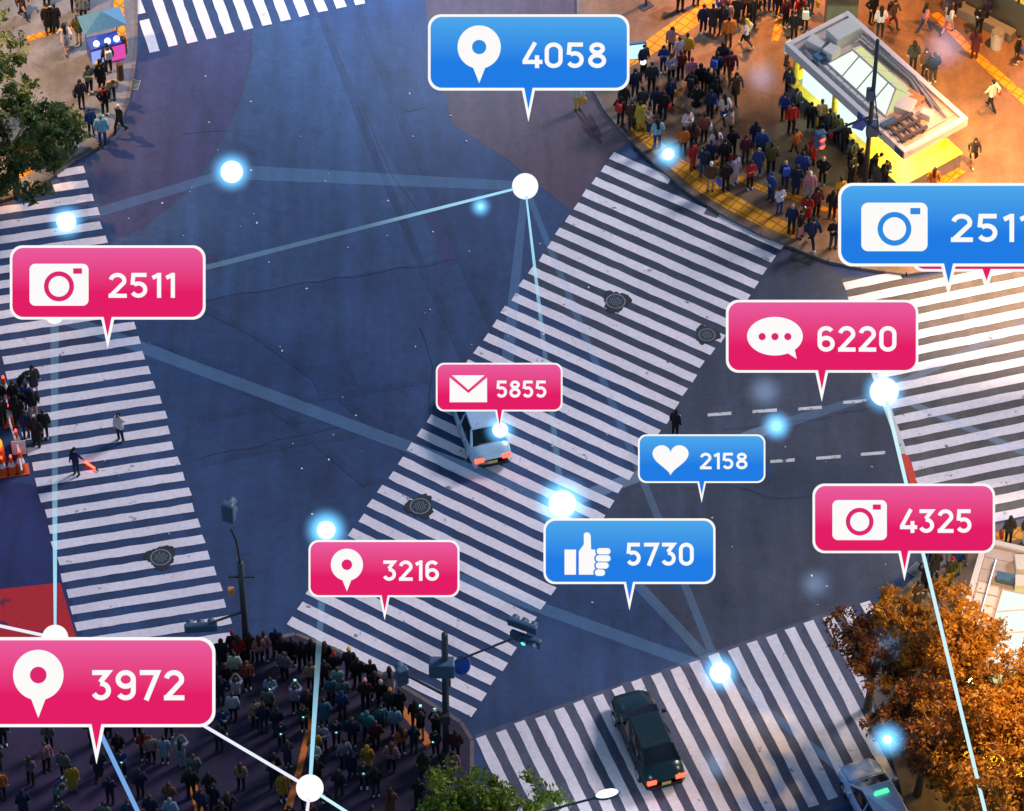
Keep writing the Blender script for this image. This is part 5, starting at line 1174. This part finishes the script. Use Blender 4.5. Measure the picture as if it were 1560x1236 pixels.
bubble((664, 553, 857, 627), (761, 660), 8.5, 'pink', 'envelope_icon', '5855', 'small pink bubble with envelope icon and 5855', (685, 572, 742, 613), (756, 580, 833, 606))
bubble((972, 662, 1166, 736), (1069, 766), 8.0, 'blue', 'heart_icon', '2158', 'small blue bubble with heart icon and 2158', (994, 678, 1049, 725), (1066, 690, 1139, 715))
bubble((470, 823, 700, 910), (586, 945), 5.5, 'pink', 'pin_icon', '3216', 'pink bubble with pin icon and 3216 on the diagonal stripes', (504, 836, 553, 901), (583, 854, 669, 885))
bubble((828, 790, 1090, 890), (959, 930), 6.5, 'blue', 'thumb_icon', '5730', 'blue bubble with thumbs up icon and 5730', (860, 811, 930, 877), (954, 827, 1057, 862))
bubble((1238, 737, 1516, 843), (1378, 885), 7.0, 'pink', 'camera_icon', '4325', 'pink bubble with camera icon and 4325 above the orange tree', (1268, 762, 1351, 823), (1371, 776, 1481, 812))
bubble((-70, 971, 328, 1108), (147, 1164), 10.0, 'pink', 'pin_icon', '3972', 'large pink bubble with pin icon and 3972 over the dim crowd', (20, 990, 97, 1094), (139, 1021, 281, 1067))

# ------------------------------------------------------------------ glowing orbs and the light beams between them
def glow_mat(name, col, k):
    m = bpy.data.materials.new(name); m.use_nodes = True; M[name] = m; nt = m.node_tree; nt.nodes.clear()
    tc = nd(nt, 'ShaderNodeTexCoord'); ln = nd(nt, 'ShaderNodeVectorMath', operation='LENGTH'); nt.links.new(tc.outputs['Object'], ln.inputs[0])
    mr = nd(nt, 'ShaderNodeMapRange'); mr.inputs[1].default_value = 0.25; mr.inputs[2].default_value = 1.0; mr.inputs[3].default_value = 1.0; mr.inputs[4].default_value = 0.0
    nt.links.new(ln.outputs['Value'], mr.inputs[0]); pw = nd(nt, 'ShaderNodeMath', operation='POWER'); pw.inputs[1].default_value = 2.2; nt.links.new(mr.outputs[0], pw.inputs[0])
    ml = nd(nt, 'ShaderNodeMath', operation='MULTIPLY'); ml.inputs[1].default_value = k; nt.links.new(pw.outputs[0], ml.inputs[0])
    e = nd(nt, 'ShaderNodeEmission'); e.inputs[0].default_value = (*col, 1); nt.links.new(ml.outputs[0], e.inputs[1])
    o = nd(nt, 'ShaderNodeOutputMaterial'); nt.links.new(e.outputs[0], o.inputs['Volume'])
glow_mat('glow_blue', (0.15, 0.55, 1.0), 2.6 * DIM); glow_mat('glow_pale', (0.40, 0.60, 1.0), 0.3 * DIM)
emis('orb_white', srgb(252, 252, 250), 1.05); emis('orb_cyan', (0.35, 0.80, 1.0), 1.1)
def beam_mat(name, col, a0, a1, s=1.0):
    m = bpy.data.materials.new(name); m.use_nodes = True; M[name] = m; nt = m.node_tree; nt.nodes.clear()
    tc = nd(nt, 'ShaderNodeTexCoord'); sp = nd(nt, 'ShaderNodeSeparateXYZ'); nt.links.new(tc.outputs['Generated'], sp.inputs[0])
    mr = nd(nt, 'ShaderNodeMapRange'); mr.inputs[2].default_value = .55; mr.inputs[3].default_value = a0; mr.inputs[4].default_value = a1; mr.interpolation_type = 'SMOOTHSTEP'; nt.links.new(sp.outputs[2], mr.inputs[0])
    e = nd(nt, 'ShaderNodeEmission'); e.inputs[0].default_value = (*col, 1); e.inputs[1].default_value = s * DIM; tr = nd(nt, 'ShaderNodeBsdfTransparent'); mx = nd(nt, 'ShaderNodeMixShader')
    nt.links.new(mr.outputs[0], mx.inputs[0]); nt.links.new(tr.outputs[0], mx.inputs[1]); nt.links.new(e.outputs[0], mx.inputs[2])
    o = nd(nt, 'ShaderNodeOutputMaterial'); nt.links.new(mx.outputs[0], o.inputs[0]); m.cycles.emission_sampling = 'NONE'
beam_mat('beam_faint', (0.20, 0.42, 0.78), .07, .07); beam_mat('beam_fade', (0.40, 0.78, 1.0), .95, .07); beam_mat('beam_bright', (0.62, 0.93, 1.0), 1, 1); beam_mat('beam_white', (0.85, 0.88, 1.0), 1, 1); beam_mat('beam_trace', (0.35, 0.50, 0.80), .12, .12); beam_mat('beam_blue', (0.20, 0.42, 0.85), .75, .75)
ND = {  # key: (u, v, height, radius px, halo px, name)
 'a': (101, 338, 6, 15, 27, 'above the pink camera bubble'), 'b': (353, 262, 6, 17, 30, 'over the upper blue road'), 'c': (800, 284, 7, 20, 0, 'under the 4058 bubble'), 'd': (1347, 597, 7, 22, 32, 'at the plaza crossing edge'),
 'e': (857, 768, 5, 21, 40, 'above the thumbs up bubble'), 'f': (762, 655, 4.4, 12, 24, 'on the ice blue car'), 'g': (497, 808, 5, 14, 32, 'above the 3216 bubble'), 'h': (1097, 1025, 5, 16, 30, 'at the lower crossing edge'),
 'i': (472, 1201, 7, 21, 0, 'in the dim crowd'), 'j': (84, 972, 8, 20, 0, 'behind the 3972 bubble'), 'k': (1018, 235, 3, 9, 24, 'at the plaza kerb'), 'l': (732, 315, 4, 4, 22, 'small, on the blue road'), 'm': (1183, 649, 4, 7, 32, 'small, over the lane dashes'),
 'n': (1352, 1127, 7, 7, 28, 'small, before the rust tree'), 'o': (83, 480, 7.5, 14, 0, 'behind the pink camera bubble')}
for k_, (u, v, z, r, hr, nm) in ND.items():
    P = G(u, v, z); s = mpp(P); t = thing('glowing_orb', f"glowing {'cyan' if k_ in 'lm' else 'white'} orb {nm}", 'light orb', P, 0, 'glowing orbs hovering over the crossing')
    MB().ball((0, 0, 0), r * s, 32, 20).build('core', 'orb_cyan' if k_ in 'lm' else 'orb_white', t, smooth=True)
    if hr:
        o = MB().ball((0, 0, 0), 1.0, 24, 16).build('halo', 'glow_blue', t, smooth=True); o.scale = (hr * s * (0.95 if k_ in 'lm' else 1.3),) * 3
for (u, v, r, nm) in ((1165, 597, 30, 'beside the 6220 bubble'), (1160, 118, 30, 'in the middle of the plaza'), (1242, 890, 28, 'over the grey road'), (1352, 985, 34, 'before the orange tree'), (1440, 72, 38, 'behind the kiosk'), (1090, 1165, 30, 'on the lower crossing')):
    P = G(u, v, 4); t = thing('light_haze', f'soft pale round glow {nm}', 'glow', P, 0, 'soft round glows'); o = MB().ball((0, 0, 0), 1.0, 24, 16).build('glow', 'glow_pale', t, smooth=True); o.scale = (r * mpp(P) * 1.3,) * 3
def beam(a, b, w0, w1, m, kind):
    def pt(x): return (G(*ND[x][:3]), ND[x][5]) if isinstance(x, str) else (G(*x[:3]), x[3])
    (p, na), (q, nb) = pt(a), pt(b); d = q - p; s = mpp((p + q) / 2)
    o = MB().tube((0, 0, 0), (0, 0, d.length), w0 * s / 2, w1 * s / 2, 16, cap=False).build('light_beam', m, smooth=True)
    o.location = p; o.rotation_mode = 'QUATERNION'; o.rotation_quaternion = d.to_track_quat('Z', 'Y')
    na, nb = na.replace('small, ', ''), nb.replace('small, ', '')
    tag(o, ' '.join(f'{kind} beam from the orb {na} to {"the orb " if isinstance(b, str) else ""}{nb}'.split()[:16]), 'light beam', 'light beams joining the orbs')
beam('a', 'b', 14, 14, 'beam_faint', 'faint wide'); beam('b', 'c', 22, 14, 'beam_faint', 'faint wide'); beam('c', (313, 408, 7.8, 'pink bubble corner'), 3.5, 8, 'beam_fade', 'bright')
beam('c', 'f', 10, 22, 'beam_faint', 'faint'); beam('c', 'e', 2.6, 10, 'beam_fade', 'bright thin'); beam('c', 'h', 9, 12, 'beam_faint', 'long faint')
beam('o', 'e', 18, 18, 'beam_faint', 'wide faint'); beam('j', 'o', 3.5, 14, 'beam_fade', 'upright bright'); beam('j', (-40, 945, 8, 'frame edge'), 5, 5, 'beam_white', 'pale')
beam('j', 'i', 5, 5, 'beam_white', 'white'); beam('i', 'g', 5, 12, 'beam_fade', 'bright fading'); beam('i', (560, 1258, 7, 'lower frame edge'), 5, 5, 'beam_bright', 'cyan'); beam('i', (465, 1262, 7, 'frame bottom'), 5, 5, 'beam_white', 'white')
beam('j', (222, 1262, 8, 'frame bottom'), 7, 7, 'beam_blue', 'blue'); beam('g', 'h', 16, 18, 'beam_faint', 'wide faint'); beam('e', 'h', 16, 14, 'beam_faint', 'faint'); beam('h', (1372, 1246, 5, 'the taxi'), 12, 12, 'beam_faint', 'faint')
beam('d', 'm', 9, 16, 'beam_faint', 'short faint'); beam('m', 'e', 16, 18, 'beam_trace', 'faint'); beam('d', (1580, 484, 7, 'frame edge above'), 10, 14, 'beam_trace', 'pale'); beam('d', (1580, 698, 7, 'frame edge below'), 9, 10, 'beam_trace', 'pale')
beam('d', (1507, 1262, 7, 'bottom frame edge'), 6, 5.5, 'beam_bright', 'bright cyan')
